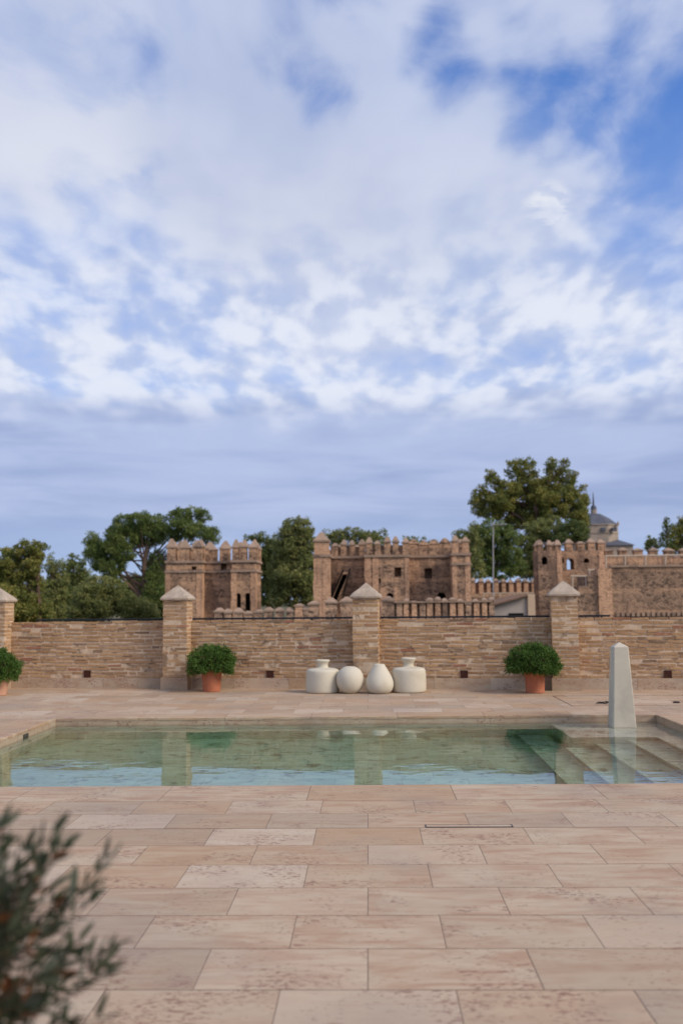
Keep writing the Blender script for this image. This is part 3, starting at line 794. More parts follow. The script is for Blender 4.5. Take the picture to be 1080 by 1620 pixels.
# hatch outline near the right pillar
hx0, hx1, hy0, hy1 = 2.53, 4.3, 8.94, 10.22
hc = thing('floor_hatch', (hx0, hy0, 0), 'large stone covered floor hatch with thin metal edge behind the obelisk', 'hatch')
m_ = MB(); w_ = .010
m_.box((hx0, hy0, -.01), (hx1, hy0 + w_, .0022)); m_.box((hx0, hy1 - w_, -.01), (hx1, hy1, .0022)); m_.box((hx0, hy0 + w_, -.01), (hx0 + w_, hy1 - w_, .0022)); m_.box((hx1 - w_, hy0 + w_, -.01), (hx1, hy1 - w_, .0022))
m_.build('metal_edge', M_RUST, hc)
# skimmer opening in the left pool wall
M_SKIM = simple('shaded_grille', (0.06, 0.055, 0.045), (0.09, 0.08, 0.06), 20)
m_ = MB(); q = 6.93
m_.box((PX0, q, WZ - .10), (PX0 + .010, q + .16, -.045)); tag(m_.build('pool_skimmer', M_SKIM, origin=(PX0, q, WZ)), 'dark rectangular skimmer opening in the left pool wall', 'skimmer')

# ---------------------------------------------------------------- foreground shrub
random.seed(5)
SX, SY = -.715, -1.93
ol = thing('olive_shrub', (SX, SY, 0), 'blurred olive shrub with narrow grey green and rusty leaves in the near left corner', 'shrub')
stems = MB(); gl_ = MB(); bl_ = MB()
stems.tube([(SX, SY, .34), (SX + .01, SY, .5), (SX - .01, SY + .01, .66)], .014, 7)
def oleaf(p, d, L_, brown):
    d = d.normalized(); a = d.cross(Vector((random.gauss(0,1), random.gauss(0,1), random.gauss(0,1)))).normalized(); w = L_ * random.uniform(.11, .15)
    nrm = d.cross(a) * L_ * .06
    vs = [p, p + d*L_*.3 + a*w, p + d*L_*.7 + a*w*.8 - nrm, p + d*L_ - nrm*2, p + d*L_*.7 - a*w*.8 - nrm, p + d*L_*.3 - a*w]
    (bl_ if brown else gl_).add(vs, [(0, 1, 2, 5), (5, 2, 4), (2, 3, 4)])
nb = 0
for i in range(215):
    th = random.uniform(0, 2 * math.pi); el = random.uniform(-.1, 1.35)
    rx = .335 * (random.uniform(.45, 1) if i > 120 else 1); rz = .365 * rx / .355
    tip = Vector((SX + rx * math.cos(th) * math.cos(el), SY + .8 * rx * math.sin(th) * math.cos(el), .665 + rz * math.sin(el))) 
    tip += Vector((random.gauss(0, .025), random.gauss(0, .025), random.gauss(0, .03)))
    root = Vector((SX, SY, .60 + random.uniform(0, .08))) + (tip - Vector((SX, SY, .64))) * random.uniform(.1, .35)
    mid_ = (root + tip) / 2 + Vector((random.gauss(0, .02), random.gauss(0, .02), -.02 + random.gauss(0, .02)))
    pts_ = []
    nseg = 14
    for k in range(nseg + 1):
        s_ = k / nseg; pts_.append(root * (1-s_)**2 + mid_ * 2*s_*(1-s_) + tip * s_**2)
    stems.tube(pts_, .0032, 4, None, .0010)
    bprob = .13 if random.random() < .35 else .04
    for k in range(2, nseg + 1):
        if random.random() < .06: continue
        d = (pts_[k] - pts_[k-1]).normalized()
        sd_ = d.cross(Vector((random.gauss(0,1), random.gauss(0,1), random.gauss(0,1)))).normalized()
        for sg in (1, -1):
            if random.random() < .12: continue
            oleaf(pts_[k], d * .75 + sd_ * sg * .8 + Vector((0, 0, .25)), random.uniform(.028, .048), random.random() < bprob)
    oleaf(tip, (tip - pts_[-2]), .045, False)
stems.build('branches', M_TWIG, ol); gl_.build('leaves', L_FORE, ol); bl_.build('dry_leaves', L_BROWN, ol)
pt = thing('planter', (SX, SY, 0), 'round terracotta planter holding the olive shrub, below the frame', 'planter')
m_ = MB(); m_.lathe([(.14, 0), (.145, .005), (.20, .34), (.215, .345), (.22, .40), (.205, .405), (.19, .37), (0, .365)], (SX, SY, 0), 36); m_.build('pot', M_TERRA, pt)
bpy.context.view_layer.update()

# ---------------------------------------------------------------- castle helpers
random.seed(33)
def XZ(x, y, D): p = at(x, y, D); return p.x, p.z
def zof(x, y, D): return at(x, y, D).z
def xof(x, D, y=900): return at(x, y, D).x
def merlon(par, cx, cy, z, w, d, h, cap, ang=0.0, m=None, ov=.05):
    h *= random.uniform(.90, 1.05); w *= random.uniform(.88, 1.08); cx += random.uniform(-.03, .03); er = random.random()
    if er < .16: h *= .88; cap *= .6
    m_ = MB(); m_.frus(cx, cy, z, z + h, w/2, d/2, w/2 * random.uniform(.88, 1), d/2, ang + random.uniform(-.03, .03))
    o = m_.build('merlon', m or M_RUB, par)
    q_ = MB(); j = random.uniform(-.04, .04)
    q_.frus(cx, cy, z + h, z + h + .09, w/2 + ov, d/2 + ov, w/2 + ov, d/2 + ov, ang)
    q_.frus(cx + j, cy, z + h + .088, z + h + cap * random.uniform(.85, 1.08), w/2 + ov - .02, d/2 + ov - .02, .05 + w * .05, .05, ang)
    q_.build('merlon_cap', M_CAPC, o)
def merlons_edge(par, a, b_, z, n, w, d, h, cap, m=None, ends=True, ov=.05):
    a = Vector((a[0], a[1])); b_ = Vector((b_[0], b_[1])); ang = math.atan2(b_.y - a.y, b_.x - a.x)
    L_ = (b_ - a).length; u = (b_ - a) / L_; nn = Vector((-u.y, u.x)) * (d / 2)
    for i in range(n):
        s_ = (w / 2 + (L_ - w) * i / (n - 1)) if (ends and n > 1) else L_ * (i + .5) / n
        p = a + u * s_ + nn
        merlon(par, p.x, p.y, z, w, d, h, cap, ang, m, ov)
def offset_poly(poly, o):
    n = len(poly); out = []
    for i in range(n):
        p0, p1, p2 = (Vector(poly[i-1]), Vector(poly[i]), Vector(poly[(i+1) % n]))
        d1 = (p1 - p0).normalized(); d2 = (p2 - p1).normalized()
        n1 = Vector((d1.y, -d1.x)); n2 = Vector((d2.y, -d2.x))
        b_ = (n1 + n2); k = o / max(.3, (1 + n1.dot(n2)))
        out.append(tuple(p1 + b_ * k))
    return out
def arch_cut(mb, x, z0, w, h, y0, y1):
    prof = [(x - w/2, z0), (x + w/2, z0)]
    for k in range(9):
        a = math.pi * k / 8; prof.append((x + w/2 * math.cos(a), z0 + h - w/2 + w/2 * math.sin(a)))
    mb.extrude(prof, y0, y1)

def arch_panel(par, x, z0, w, h, y, mt=None, name='dark_arch_interior'):
    mb = MB(); arch_cut(mb, x, z0, w, h, y, y + .05); return mb.build(name, mt or M_DARK, par, fixn=True)  # near-black back panel, the shade inside the opening put into its colour
def quoin(par, x0, x1, y0, y1, z0, z1):
    m_ = MB(); z = z0
    while z < z1:
        hh = min(random.uniform(.25, .5), z1 - z); e = random.uniform(-.10, .12)
        dx = e if x1 - x0 > .3 else 0
        m_.box((x0 - abs(dx) * .5, y0, z), (x1 + 0, y1, z + hh)); z += hh
    return m_.build('brick_quoin', M_QUO, par)

# ---- gate tower on the left (two blocks with a recessed centre)
D = 66.0; DB = 67.1
zc1 = zof(300, 888, D); zs2 = zof(300, 904, D)
a0, a1 = xof(263, D), xof(320, D); r0, r1 = xof(332, DB), xof(367, D); e1 = xof(404, D)
poly = [(a0, D), (a1, D), (a1, DB), (r1, DB), (r1, D), (e1, D), (e1, D + 3.6), (a0, D + 3.6)]
gt = thing('gate_tower', ((a0 + e1) / 2, D + 4, GZ), 'square brown stone gate tower with pointed battlements, left of the ruins', 'tower')
m_ = MB(); m_.prism(poly, GZ, zc1); wall_o = m_.build('tower_wall', M_RUB, gt)
cut = MB()
wz0 = zof(380, 966, D); ww = xof(381, D) - xof(373, D); wh = zof(380, 938, D) - wz0
for x in (376.8, 391.8): arch_cut(cut, xof(x, D), wz0, ww * 1.05, wh, D - 1, D + .9)
for x, y, s_ in ((307, 900, .35), (329, 927, .35)): xx, zz = XZ(x, y, D); cut.box((xx - s_/2, D - .5, zz - s_/2), (xx + s_/2, D + .8, zz + s_/2))
for x, y, s_ in ((354, 896, .42), (351.5, 904, .3)): xx, zz = XZ(x, y, DB); cut.box((xx - s_/2, DB - .5, zz - s_/2), (xx + s_/2, DB + .8, zz + s_/2))
boolean_cut(wall_o, cut)
for x in (376.8, 391.8): arch_panel(gt, xof(x, D), wz0 + .01, ww * 1.03, wh - .02, D + .45)
for z_ in (zc1 - .12, zs2 - .08):
    m_ = MB(); pr = offset_poly(poly, .10); m_.prism(pr, z_, z_ + .17)
    m_.build('string_course', M_CAPC, gt)
for x0_, x1_ in ((a1 - .38, a1 + .03), (r1 - .03, r1 + .32), (e1 - .32, e1 + .03)): quoin(gt, x0_, x1_, D - .03, D + .7, GZ, zs2 - .09)
quoin(gt, a0 - .03, a0 + .3, D - .03, D + .7, GZ, zs2 - .09)
mh = zof(300, 867, D) - zc1
merlons_edge(gt, (a0, D), (a1, D), zc1 + .05, 3, .70, .5, mh, .62)
merlons_edge(gt, (r1, D), (e1, D), zc1 + .05, 3, .50, .5, mh, .62)
merlons_edge(gt, (a1, D + .9), (a1, DB), zc1 + .05, 1, .7, .5, mh, .62, ends=True)
merlons_edge(gt, (a1 + .1, DB), (r1 - .1, DB), zc1 + .05, 2, .55, .5, mh, .62, ends=False)
merlons_edge(gt, (e1, D + 1.2), (e1, D + 3.4), zc1 + .05, 2, .7, .5, mh, .62)
merlons_edge(gt, (e1, D + 3.6), (a0, D + 3.6), zc1 + .05, 6, .8, .5, mh, .62)
merlons_edge(gt, (a0, D + 3.0), (a0, D + 1.2), zc1 + .05, 1, .8, .5, mh, .62)

# ---- main gatehouse in the middle
D = 60.0; D2 = 62.6; D3 = 61.4
X = lambda x, d=D: xof(x, d)
zt_ = zof(620, 878, D3); zl = zof(508, 857, D)
poly = [(X(497), D), (X(521), D), (X(521), D2), (X(578, D3), D2), (X(578, D3), D3), (X(646, D3), D3), (X(646, D3), D2), (X(716), D2), (X(716), D), (X(743), D), (X(743), D + 9), (X(497), D + 9)]
kh = thing('gatehouse', ((X(497) + X(743)) / 2, D + 4, GZ), 'wide ruined brown stone gatehouse with battlements behind the central pillar', 'gatehouse')
m_ = MB(); m_.prism(poly, GZ, zt_); wall_o = m_.build('rubble_wall', M_RUB, kh)
cut = MB()
xx, z_ = XZ(616.5, 946, D3); w1 = X(621.5, D3) - X(611, D3); arch_cut(cut, xx, z_, w1, zof(616, 938, D3) - z_, D3 - 1, D3 + 1.2)
x2, z2 = XZ(698, 946, D2); w2 = X(705, D2) - X(690.5, D2); arch_cut(cut, x2, z2 - .2, w2, zof(698, 937, D2) - z2 + .2, D2 - 1, D2 + 1.2)
for x, y, d_, s_ in ((594, 904, D3, .4), (629, 904, D3, .45), (677, 906, D2, .5), (599, 918, D3, .25)):
    a_, z_b = XZ(x, y, d_); cut.box((a_ - s_/2, d_ - .5, z_b - s_*.8), (a_ + s_/2, d_ + .8, z_b + s_*.6))
boolean_cut(wall_o, cut)
arch_panel(kh, xx, z_ + .01, w1 * .97, zof(616, 938, D3) - z_ - .02, D3 + .6); arch_panel(kh, x2, z2 - .19, w2 * .97, zof(698, 937, D2) - z2 + .18, D2 + .6)
m_ = MB(); m_.prism(offset_poly(poly, .10), zt_ - .14, zt_ + .03); m_.build('string_course', M_CAPC, kh)
m_ = MB(); zq = zof(730, 892, D); m_.box((X(716) - .09, D - .09, zq - .08), (X(743) + .09, D + 1.2, zq + .08)); m_.build('string_course', M_CAPC, kh)
# turret raised at the left
m_ = MB(); m_.box((X(497), D, zt_ + .035), (X(520), D + 1.0, zl)); m_.build('corner_turret', M_QUO, kh)
m_ = MB(); cx_, w_ = (X(497) + X(520)) / 2, (X(520) - X(497)) / 2; m_.frus(cx_, D + .5, zl, zl + .12, w_ + .08, .58, w_ + .08, .58); m_.frus(cx_, D + .5, zl + .118, zof(508, 841, D), w_ + .03, .52, .08, .08); m_.build('turret_cap', M_CAPC, kh)
quoin(kh, X(510), X(521) + .03, D - .03, D + 1.0, GZ, zt_ - .15)
quoin(kh, X(497) - .03, X(509), D - .025, D + 1.0, GZ, zt_ - .15)
quoin(kh, X(716) - .03, X(722), D - .03, D + 1.0, GZ, zt_ - .15)
quoin(kh, X(736), X(743) + .03, D - .03, D + 1.0, GZ, zt_ - .15)
for xa in (578, 590): quoin(kh, X(xa, D3) - .03, X(xa, D3) + .35, D3 - .03, D3 + .6, GZ, zt_ - .15)
quoin(kh, X(640, D3), X(646, D3) + .03, D3 - .03, D3 + .6, GZ, zt_ - .15)
# brick surround of the arch
quoin(kh, X(601, D3), X(610, D3), D3 - .035, D3 + .1, GZ, zof(600, 930, D3)); quoin(kh, X(622, D3), X(628, D3), D3 - .035, D3 + .1, GZ, zof(600, 930, D3))
mh = zof(600, 860, D3) - zt_
merlons_edge(kh, (X(522), D2), (X(577, D3), D2), zt_ + .04, 4, .40, .5, mh, .42)
merlons_edge(kh, (X(579, D3), D3), (X(646, D3), D3), zt_ + .04, 5, .40, .5, mh, .42)
m_ = MB(); m_.box((X(521), D2 + .15, zt_ + .03), (X(578, D3), D2 + .35, zt_ + mh * .85)); m_.box((X(578.5, D3), D3 + .15, zt_ + .03), (X(646, D3), D3 + .35, zt_ + mh * .85)); m_.build('slit_wall', M_RUB2, kh)
for k in range(4):      # eroded parapet, merlons run together
    m_ = MB(); xs = [X(648, D3), X(664, D3), X(680, D3), X(697, D3), X(716, D3)]
    for i in range(4):
        if i != k: continue
        hh = mh + random.uniform(-.05, .12); m_.box((xs[i], D2 + .02, zt_ + .04), (xs[i+1] - .02, D2 + .5, zt_ + hh)); m_.frus((xs[i] + xs[i+1])/2, D2 + .26, zt_ + hh, zt_ + hh + .3, .38, .3, .1, .1)
    m_.build('broken_parapet', M_RUB, kh)
merlons_edge(kh, (X(716), D), (X(743), D), zt_ + .04, 2, .42, .5, mh, .40, M_QUO)
merlons_edge(kh, (X(743), D + 1.5), (X(743), D + 9), zt_ + .04, 4, .8, .5, mh, .42)
merlons_edge(kh, (X(743), D + 9), (X(497), D + 9), zt_ + .04, 9, .8, .5, mh, .42)
# external stair against the left recess
st = thing('stone_stair', (X(525), D + 1.0, GZ), 'steep dark stair climbing the left part of the gatehouse wall', 'stairs')
A = at(523, 950, D + 1.6); B = at(543, 902, D + 1.6)
m_ = MB(); nst = 14
for i in range(nst):
    s0 = i / nst; p = A.lerp(B, s0); m_.box((p.x, D + 1.2, p.z - .35), (p.x + (B.x - A.x) / nst + .3, D2 - .05, p.z))
m_.build('steps', M_RUB2, st)
m_ = MB(); off = Vector((0, -.45, 0)); m_.tube([A + off, B + off], .06, 6); m_.tube([A + off + Vector((.75, 0, -.1)), B + off + Vector((.45, 0, .1))], .05, 6); m_.build('stringers', M_DARK, st)

# ---- low battlemented barbican wall in front
D = 46.0; X = lambda x, d=D: xof(x, d, 960)
bb = thing('barbican_wall', (X(560), D, GZ), 'low battlemented brown wall with narrow slits in front of the gatehouse', 'wall')
ztw = zof(560, 975, D)
m_ = MB(); m_.box((X(330), D, GZ), (X(600), D + .8, ztw - .25)); m_.box((X(600), D + .003, GZ), (X(800), D + .8, ztw - .15)); m_.build('curtain', M_CURT, bb)
for x in (346, 361, 376, 393): merlon(bb, X(x), D + .3, ztw - .25, .40, .45, zof(x, 969, D) - ztw + .25, .26, 0, M_CURT, .04)
for x in (409, 425, 442, 458): merlon(bb, X(x), D + .3, ztw - .25, .40, .45, zof(x, 967.5, D) - ztw + .25, .26, 0, M_CURT, .04)
merlon(bb, X(473), D + .3, ztw - .25, .42, .5, zof(473, 955, D) - ztw + .25, .26, 0, M_QUO, .03)
merlon(bb, X(484), D + .3, ztw - .25, .30, .5, zof(484, 964, D) - ztw + .25, .22, 0, M_CURT, .03)
for x in (496, 523, 548, 585, 613.5): merlon(bb, X(x), D + .3, ztw - .25, .60, .5, zof(x, 953, D) - ztw + .25, .32, 0, M_CURT, .05)
k = 0; x = 631
while x < 778:
    merlon(bb, X(x), D + .3, ztw - .15, .28, .5, zof(x, 951, D) - ztw + .15, .18, 0, M_QUO if k % 3 else M_CURT, .04); x += 12.2; k += 1
m_ = MB(); m_.box((X(622), D + .25, ztw - .15), (X(778), D + .45, zof(700, 951, D))); m_.build('slit_wall', M_RUB2, bb)
m_ = MB(); zz = zof(700, 953, D); m_.box((X(622), D - .02, zz), (X(778), D + .1, zz + .06)); m_.build('string_course', M_CAPC, bb)

# ---- battlemented curtain wall right of the gatehouse
D = 72.0; X = lambda x, d=D: xof(x, d, 930)
cw = thing('curtain_wall', (X(810), D, GZ), 'ochre curtain wall with a row of small pointed merlons below the big tree', 'wall')
zb_ = zof(810, 939, D)
m_ = MB(); m_.box((X(738), D, GZ), (X(892), D + 1.2, zb_)); m_.build('curtain', M_CURT, cw)
m_ = MB(); m_.box((X(742), D + .3, zb_), (X(892), D + .5, zof(800, 921, D))); m_.build('slit_wall', M_RUB2, cw)
x = 749; k = 0
while x < 890:
    yb = 920 + (x - 749) * .012
    merlon(cw, X(x), D + .28, zb_, .32, .5, zof(x, yb, D) - zb_, .28, 0, M_QUO, .06); x += 11.9; k += 1
rl = thing('walkway_railing', (X(762), D - .5, zb_), 'thin pale railing along the ochre curtain wall', 'railing')
m_ = MB(); y_r = D - .45; zr = zof(815, 939, y_r); 
m_.box((X(762), y_r - .03, zr), (X(868), y_r + .03, zr + .09)); m_.build('top_rail', M_IRONL, rl)
for x in (763, 789, 811, 832, 854, 867):
    m_ = MB(); m_.box((X(x) - .045, y_r - .04, zr - 1.1), (X(x) + .045, y_r + .028, zr - .002)); m_.build('post', M_IRONL, rl)
m_ = MB(); m_.box((X(762), y_r - .028, zr - 1.2), (X(868), D - .003, zr - 1.102)); m_.build('walkway', M_CURT, rl)

# ---- small plastered house
D = 50.0; X = lambda x, d=D: xof(x, d, 960)
hs = thing('house', (X(808), D, GZ), 'small grey plastered house with a sloping roof, right of centre', 'house')
zz = lambda y: zof(808, y, D)
m_ = MB(); m_.extrude([(X(776), GZ), (X(846), GZ), (X(846), zz(941.5)), (X(833), zz(943.5)), (X(776), zz(958))], D, D + 6); m_.build('wall', M_PLASTER, hs)
m_ = MB(); m_.extrude([(X(771), zz(959.5)), (X(833.5), zz(943)), (X(833.5), zz(940.8)), (X(771), zz(957.2))], D - .35, D + 6.3); m_.build('roof', M_ROOFT, hs)
m_ = MB(); m_.box((X(834), D - .12, GZ), (X(845.5), D - .004, zz(940))); m_.build('pilaster', M_CREAM, hs)
m_ = MB(); m_.box((X(804), D - .06, zz(982)), (X(827), D - .002, zz(970))); m_.build('window', M_DARK, hs)
# antenna mast
D2_ = 52.0; am = thing('antenna_mast', (xof(780, D2_), D2_, zz(958)), 'thin grey aerial mast with small crossbars above the house', 'antenna')
m_ = MB(); m_.tube([(xof(779.5, D2_, 953), D2_, zof(780, 962, D2_)), (xof(779.5, D2_, 830), D2_, zof(780, 826, D2_))], .038, 6)
M_MAST = simple('galvanised_steel', (0.34, 0.32, 0.30), (0.42, 0.40, 0.37), 3, 0.5)
m_.build('mast', M_MAST, am)
m_ = MB(); z_ = zof(780, 830.5, D2_); x_ = xof(779.5, D2_, 830)
m_.tube([(x_ - .12, D2_, z_), (x_ + .75, D2_ - .2, z_ + .02)], .022, 5)
for q_ in (.1, .25, .4, .55, .7): m_.tube([(x_ + q_, D2_ - .35 - q_*.2, z_), (x_ + q_, D2_ + .3, z_)], .015, 4)
m_.build('aerial', M_MAST, am)

# ---- right tower and stepped wall
D = 62.0; X = lambda x, d=D: xof(x, d, 900)
zt_ = zof(862, 871, D); zp = zof(862, 862, D)
tr = thing('corner_tower', (X(870), D + 1, GZ), 'small square brown corner tower with one window, below the big tree', 'tower')
poly = [(X(851), D), (X(888), D), (X(888), D + 2.0), (X(851), D + 2.0)]
m_ = MB(); m_.prism(poly, GZ, zt_); wo_ = m_.build('tower_wall', M_RUB2, tr); cut = MB()
xx, z_ = XZ(861, 893, D); arch_cut(cut, xx, z_, .38, zof(857, 883, D) - z_ + .1, D - 1, D + .9)
boolean_cut(wo_, cut); arch_panel(tr, xx, z_ + .01, .36, zof(857, 883, D) - z_ + .08, D + .5)
quoin(tr, X(881), X(888) + .03, D - .03, D + 1.2, GZ, zt_)
merlons_edge(tr, (X(851), D), (X(888), D), zt_ - .02, 3, .38, .5, zp - zt_, .40)
merlons_edge(tr, (X(888), D + .9), (X(888), D + 2), zt_ - .02, 1, .5, .5, zp - zt_, .40)
merlons_edge(tr, (X(851), D + 1.9), (X(851), D + .9), zt_ - .02, 1, .45, .5, zp - zt_, .40)
D4 = 63.5; X = lambda x, d=D4: xof(x, d, 900)
tw = thing('tall_curtain_wall', (X(920), D4, GZ), 'tall brown battlemented wall with arched openings right of the corner tower', 'wall')
m_ = MB(); m_.box((X(886), D4, GZ), (X(955), D4 + 1.3, zof(920, 871, D4))); wo_ = m_.build('curtain', M_RUB2, tw); cut = MB()
for x, w_ in ((902, .5), (927.5, .38), (889.5, .2)):
    xx, z_ = XZ(x, 901, D4); arch_cut(cut, xx, z_ + (.0 if x == 902 else .45), w_, zof(x, 883, D4) - z_ - (.0 if x == 902 else .45), D4 - 1, D4 + (2.5 if x == 902 else .8))
boolean_cut(wo_, cut)
for x in (902, 919, 936, 952): merlon(tw, X(x), D4 + .35, zof(920, 871, D4) - .02, .50, .6, zof(x, 859.5, D4) - zof(920, 871, D4) + .02, .34, 0, M_RUB, .04)
quoin(tw, X(948), X(955) + .02, D4 - .03, D4 + .6, GZ, zof(950, 871, D4))
D5 = 63.0; X = lambda x, d=D5: xof(x, d, 900)
rw = thing('rampart_wall', (X(1020), D5, GZ), 'brown battlemented rampart with spaced merlons behind the pale railing', 'wall')
m_ = MB(); m_.box((X(955.5), D5 + .6, GZ), (X(1260), D5 + 1.6, zof(1010, 880, D5))); m_.build('curtain', M_RUB, rw)
for x in (967, 989.5, 1014, 1039, 1063.5, 1088, 1112, 1137): merlon(rw, X(x), D5 + .9, zof(1010, 880, D5) - .02, .55, .6, zof(x, 870, D5) - zof(1010, 880, D5), .24, 0, M_RUB, .05)
# thick front rampart
D6 = 56.0; X = lambda x, d=D6: xof(x, d, 930)
fr = thing('thick_rampart', (X(1020), D6, GZ), 'thick dark rubble rampart filling the right edge behind the brick wall', 'wall')
ztt = zof(1020, 897, D6)
m_ = MB(); m_.box((X(967), D6, GZ), (X(1260), D6 + 6.5, ztt)); m_.build('rubble_face', M_RUB2, fr)
m_ = MB(); m_.box((X(966), D6 - .1, ztt), (X(1260), D6 + .5, ztt + .12)); m_.build('coping', M_CAPC, fr)
m_ = MB(); m_.box((X(946), D6 - .05, GZ), (X(967), D6 + 3, ztt - .05)); m_.build('brick_buttress', M_QUO, fr)
m_ = MB()
for x0_, x1_, y_ in ((884, 900, 944), (900, 915, 934), (915, 930, 927), (930, 947, 912)):
    m_.box((X(x0_), D6 + .1, GZ), (X(x1_), D6 + 3.2, zof(x0_, y_, D6) + random.uniform(-.1, .1)))
m_.build('ruined_steps', M_RUB2, fr)
m_ = MB()
for k in range(26):
    xa = X(972) + k * .30; m_.box((xa, D6 - .16, zof(1000, 975, D6)), (xa + .17, D6 + .02, zof(1000, 969, D6)), None, None, .02)
m_.build('dentil_course', M_CAPC, fr)
def frail(pts_px, posts, D_, label, name='stair_railing'):
    p0_ = at(*pts_px[0], D_); o = thing(name, (p0_.x, D_, p0_.z - 1), label, 'railing', 'pale metal railings on the right ramparts')
    m_ = MB(); m_.tube([at(x, y, D_) for x, y in pts_px], .055, 6); m_.build('top_rail', M_IRONL, o)
    for x, y0_, y1_ in posts:
        m_ = MB(); m_.tube([at(x, y0_, D_), at(x, y1_, D_)], .05, 6); m_.build('post', M_IRONL, o)
frail([(902, 911.5), (928, 911.5)], [(905, 912, 931), (926.5, 912, 931)], D6 - .2 + .5, 'small pale metal railing frame, the lower one beside the right pillar cap')
frail([(929, 902), (954, 901.5)], [(931.5, 902, 921), (953.5, 902, 921)], D6 + .6, 'small pale metal railing frame, the upper one on the ruined steps')
frail([(955, 879.8), (1260, 876)], [(x, 879.5, 898) for x in (957.5, 988, 1020, 1051.5, 1083, 1115, 1147)], D6 + .7, 'long pale metal railing along the top of the thick rampart')

# ---- domed church far behind
D = 260.0; X = lambda x, d=D: xof(x, d, 830)
ch = thing('domed_church', (X(938), D + 8, GZ), 'distant pale church with grey slate dome roof and thin spire', 'church')
X = lambda x: xof(x, D + 8, 830); zz = lambda y: zof(950, y, D + 8); cx_ = X(939)
def octa(r_, z0_, z1_, r2=None, ph=.39):
    m_ = MB(); r2 = r_ if r2 is None else r2; vs = [(cx_ + rr * math.cos(ph + k * math.pi / 4), D + 8 + rr * math.sin(ph + k * math.pi / 4), z_) for rr, z_ in ((r_, z0_), (r2, z1_)) for k in range(8)]
    m_.add(vs, [tuple(range(8))[::-1], tuple(range(8, 16))] + [(k, (k+1) % 8, 8 + (k+1) % 8, 8 + k) for k in range(8)]); return m_
rr = (X(973) - cx_) / .924
octa(rr, GZ, zz(832)).build('drum', M_CHURCH, ch); octa(rr * 1.04, zz(833), zz(831.5)).build('cornice', M_CHURCH, ch)
octa(rr * 1.03, zz(845.5), zz(844)).build('cornice', M_CHURCH, ch)
mr = octa(rr * 1.02, zz(831.5), zz(821), rr * .66); mq = octa(rr * .66, zz(821), zz(813), rr * .26); mr.add(mq.v, mq.f); mr.build('dome_roof', M_SLATE, ch)
octa(rr * .13, zz(814), zz(806)).build('lantern', M_CHURCH, ch)
m_ = octa(rr * .14, zz(806), zz(800), rr * .10)
mq = octa(rr * .05, zz(800), zz(779), rr * .012); m_.add(mq.v, mq.f); m_.build('spire', M_SLATE, ch)
m_ = MB(); m_.box((cx_ - 3, D - 2, GZ), (X(984), D + 22, zz(866))); m_.build('nave_wall', M_CHURCH, ch)
m_ = MB(); m_.frus((cx_ - 3 + X(987)) / 2, D + 10, zz(866), zz(853), (X(987) - cx_ + 3) / 2, 12.5, (X(987) - cx_) / 3.2, 3); m_.build('nave_roof', M_SLATE, ch)
for x in (945, 962): 
    m_ = MB(); m_.box((X(x) - .6, D + 8 - rr * 1.0, zz(843)), (X(x) + .6, D + 8 - rr * .80, zz(837))); m_.build('window', M_SLATE, ch)
m_ = MB(); m_.tube([(X(971), D + 4, zz(832)), (X(971), D + 4, zz(827))], .5, 6, None, .15); m_.build('pinnacle', M_CHURCH, ch)

# ---------------------------------------------------------------- trees
def tree(name, label, D, blobs, off, sc_, mt, trunkpx, limbs, leafsz=.24, dens=2.6, depth=1.0, grp='trees beyond the ruins', tr_w=.28, asp=.55, lump=5, thick=None):
    """blobs in a zoomed crop's coordinates: off=(ox,oy), sc_=zoom"""
    to = lambda x, y: (off[0] + x / sc_, off[1] + y / sc_)
    bx, by = to(*trunkpx)
    base_p = at(bx, by, D); root = Vector((base_p.x, D, GZ))
    o = thing(name, root, label, 'tree', grp)
    u_ = (D - CAM.y) / FPX
    cb = []
    for x, y, rx, rz in blobs:
        p = at(*to(x, y), D); r1_ = rx / sc_ * u_; r2_ = rz / sc_ * u_
        cb.append((p + Vector((0, random.uniform(-.5, .5) * r1_ * depth * 1.4, 0)), (r1_ * .98, min(r1_, r2_ * 1.6) * depth, r2_ * .98)))
    m_ = MB(); crown(m_, cb, leafsz, dens, lump=lump, asp=asp); m_.build('crown', mt, o)
    t_ = MB(); top = at(*to(*limbs[0]), D)
    def limb(a, b_, r_, r1_):
        mid_ = (a + b_) / 2 + Vector((random.gauss(0, .03), random.gauss(0, .05), .02)) * (b_ - a).length
        t_.tube([a, a.lerp(mid_, .6), mid_, b_.lerp(mid_, .4), b_], r_, 7, None, r1_)
    bt = at(bx, by, D)
    limb(root - Vector((0, 0, .3)), bt, tr_w, tr_w * .75); limb(bt, top, tr_w * .75, tr_w * .3)
    for l in limbs[1:]: limb(bt.lerp(top, random.uniform(0, .3)), at(*to(*l), D), tr_w * .5, tr_w * .12)
    for c, _ in cb:      # thin branch into each clump
        if random.random() < .8: limb(bt.lerp(top, random.uniform(.2, .9)), c, tr_w * .22, .03)
    t_.build('trunk', M_BARK, o)
    return o
O1, O2, O3, O4, O5 = (0, 780), (240, 800), (480, 800), (720, 700), (860, 780)
tree('stone_pine', 'broad umbrella pine with dark limbs left of the gate tower', 92, [(440,230,42,40),(455,280,55,50),(480,330,50,45),(540,190,52,40),(600,150,60,42),(670,130,62,38),(735,140,60,42),(590,220,90,55),(690,200,90,60),(540,270,70,55),
  (530,350,75,50),(600,290,60,38),(545,405,50,28),(760,190,50,45),(850,110,60,38),(920,95,62,30),(965,110,40,35),(880,170,90,45),(950,190,85,42),(1020,200,36,32),(830,200,50,35),(990,230,50,25),(740,320,45,50),(735,400,60,55),(745,480,60,60)],
  O1, 3, L_PINE, (688, 520), [(700, 220), (530, 300), (560, 380), (640, 170), (880, 190), (950, 160), (460, 280), (740, 380)], .26, 2.6, .8, tr_w=.42, asp=.45)
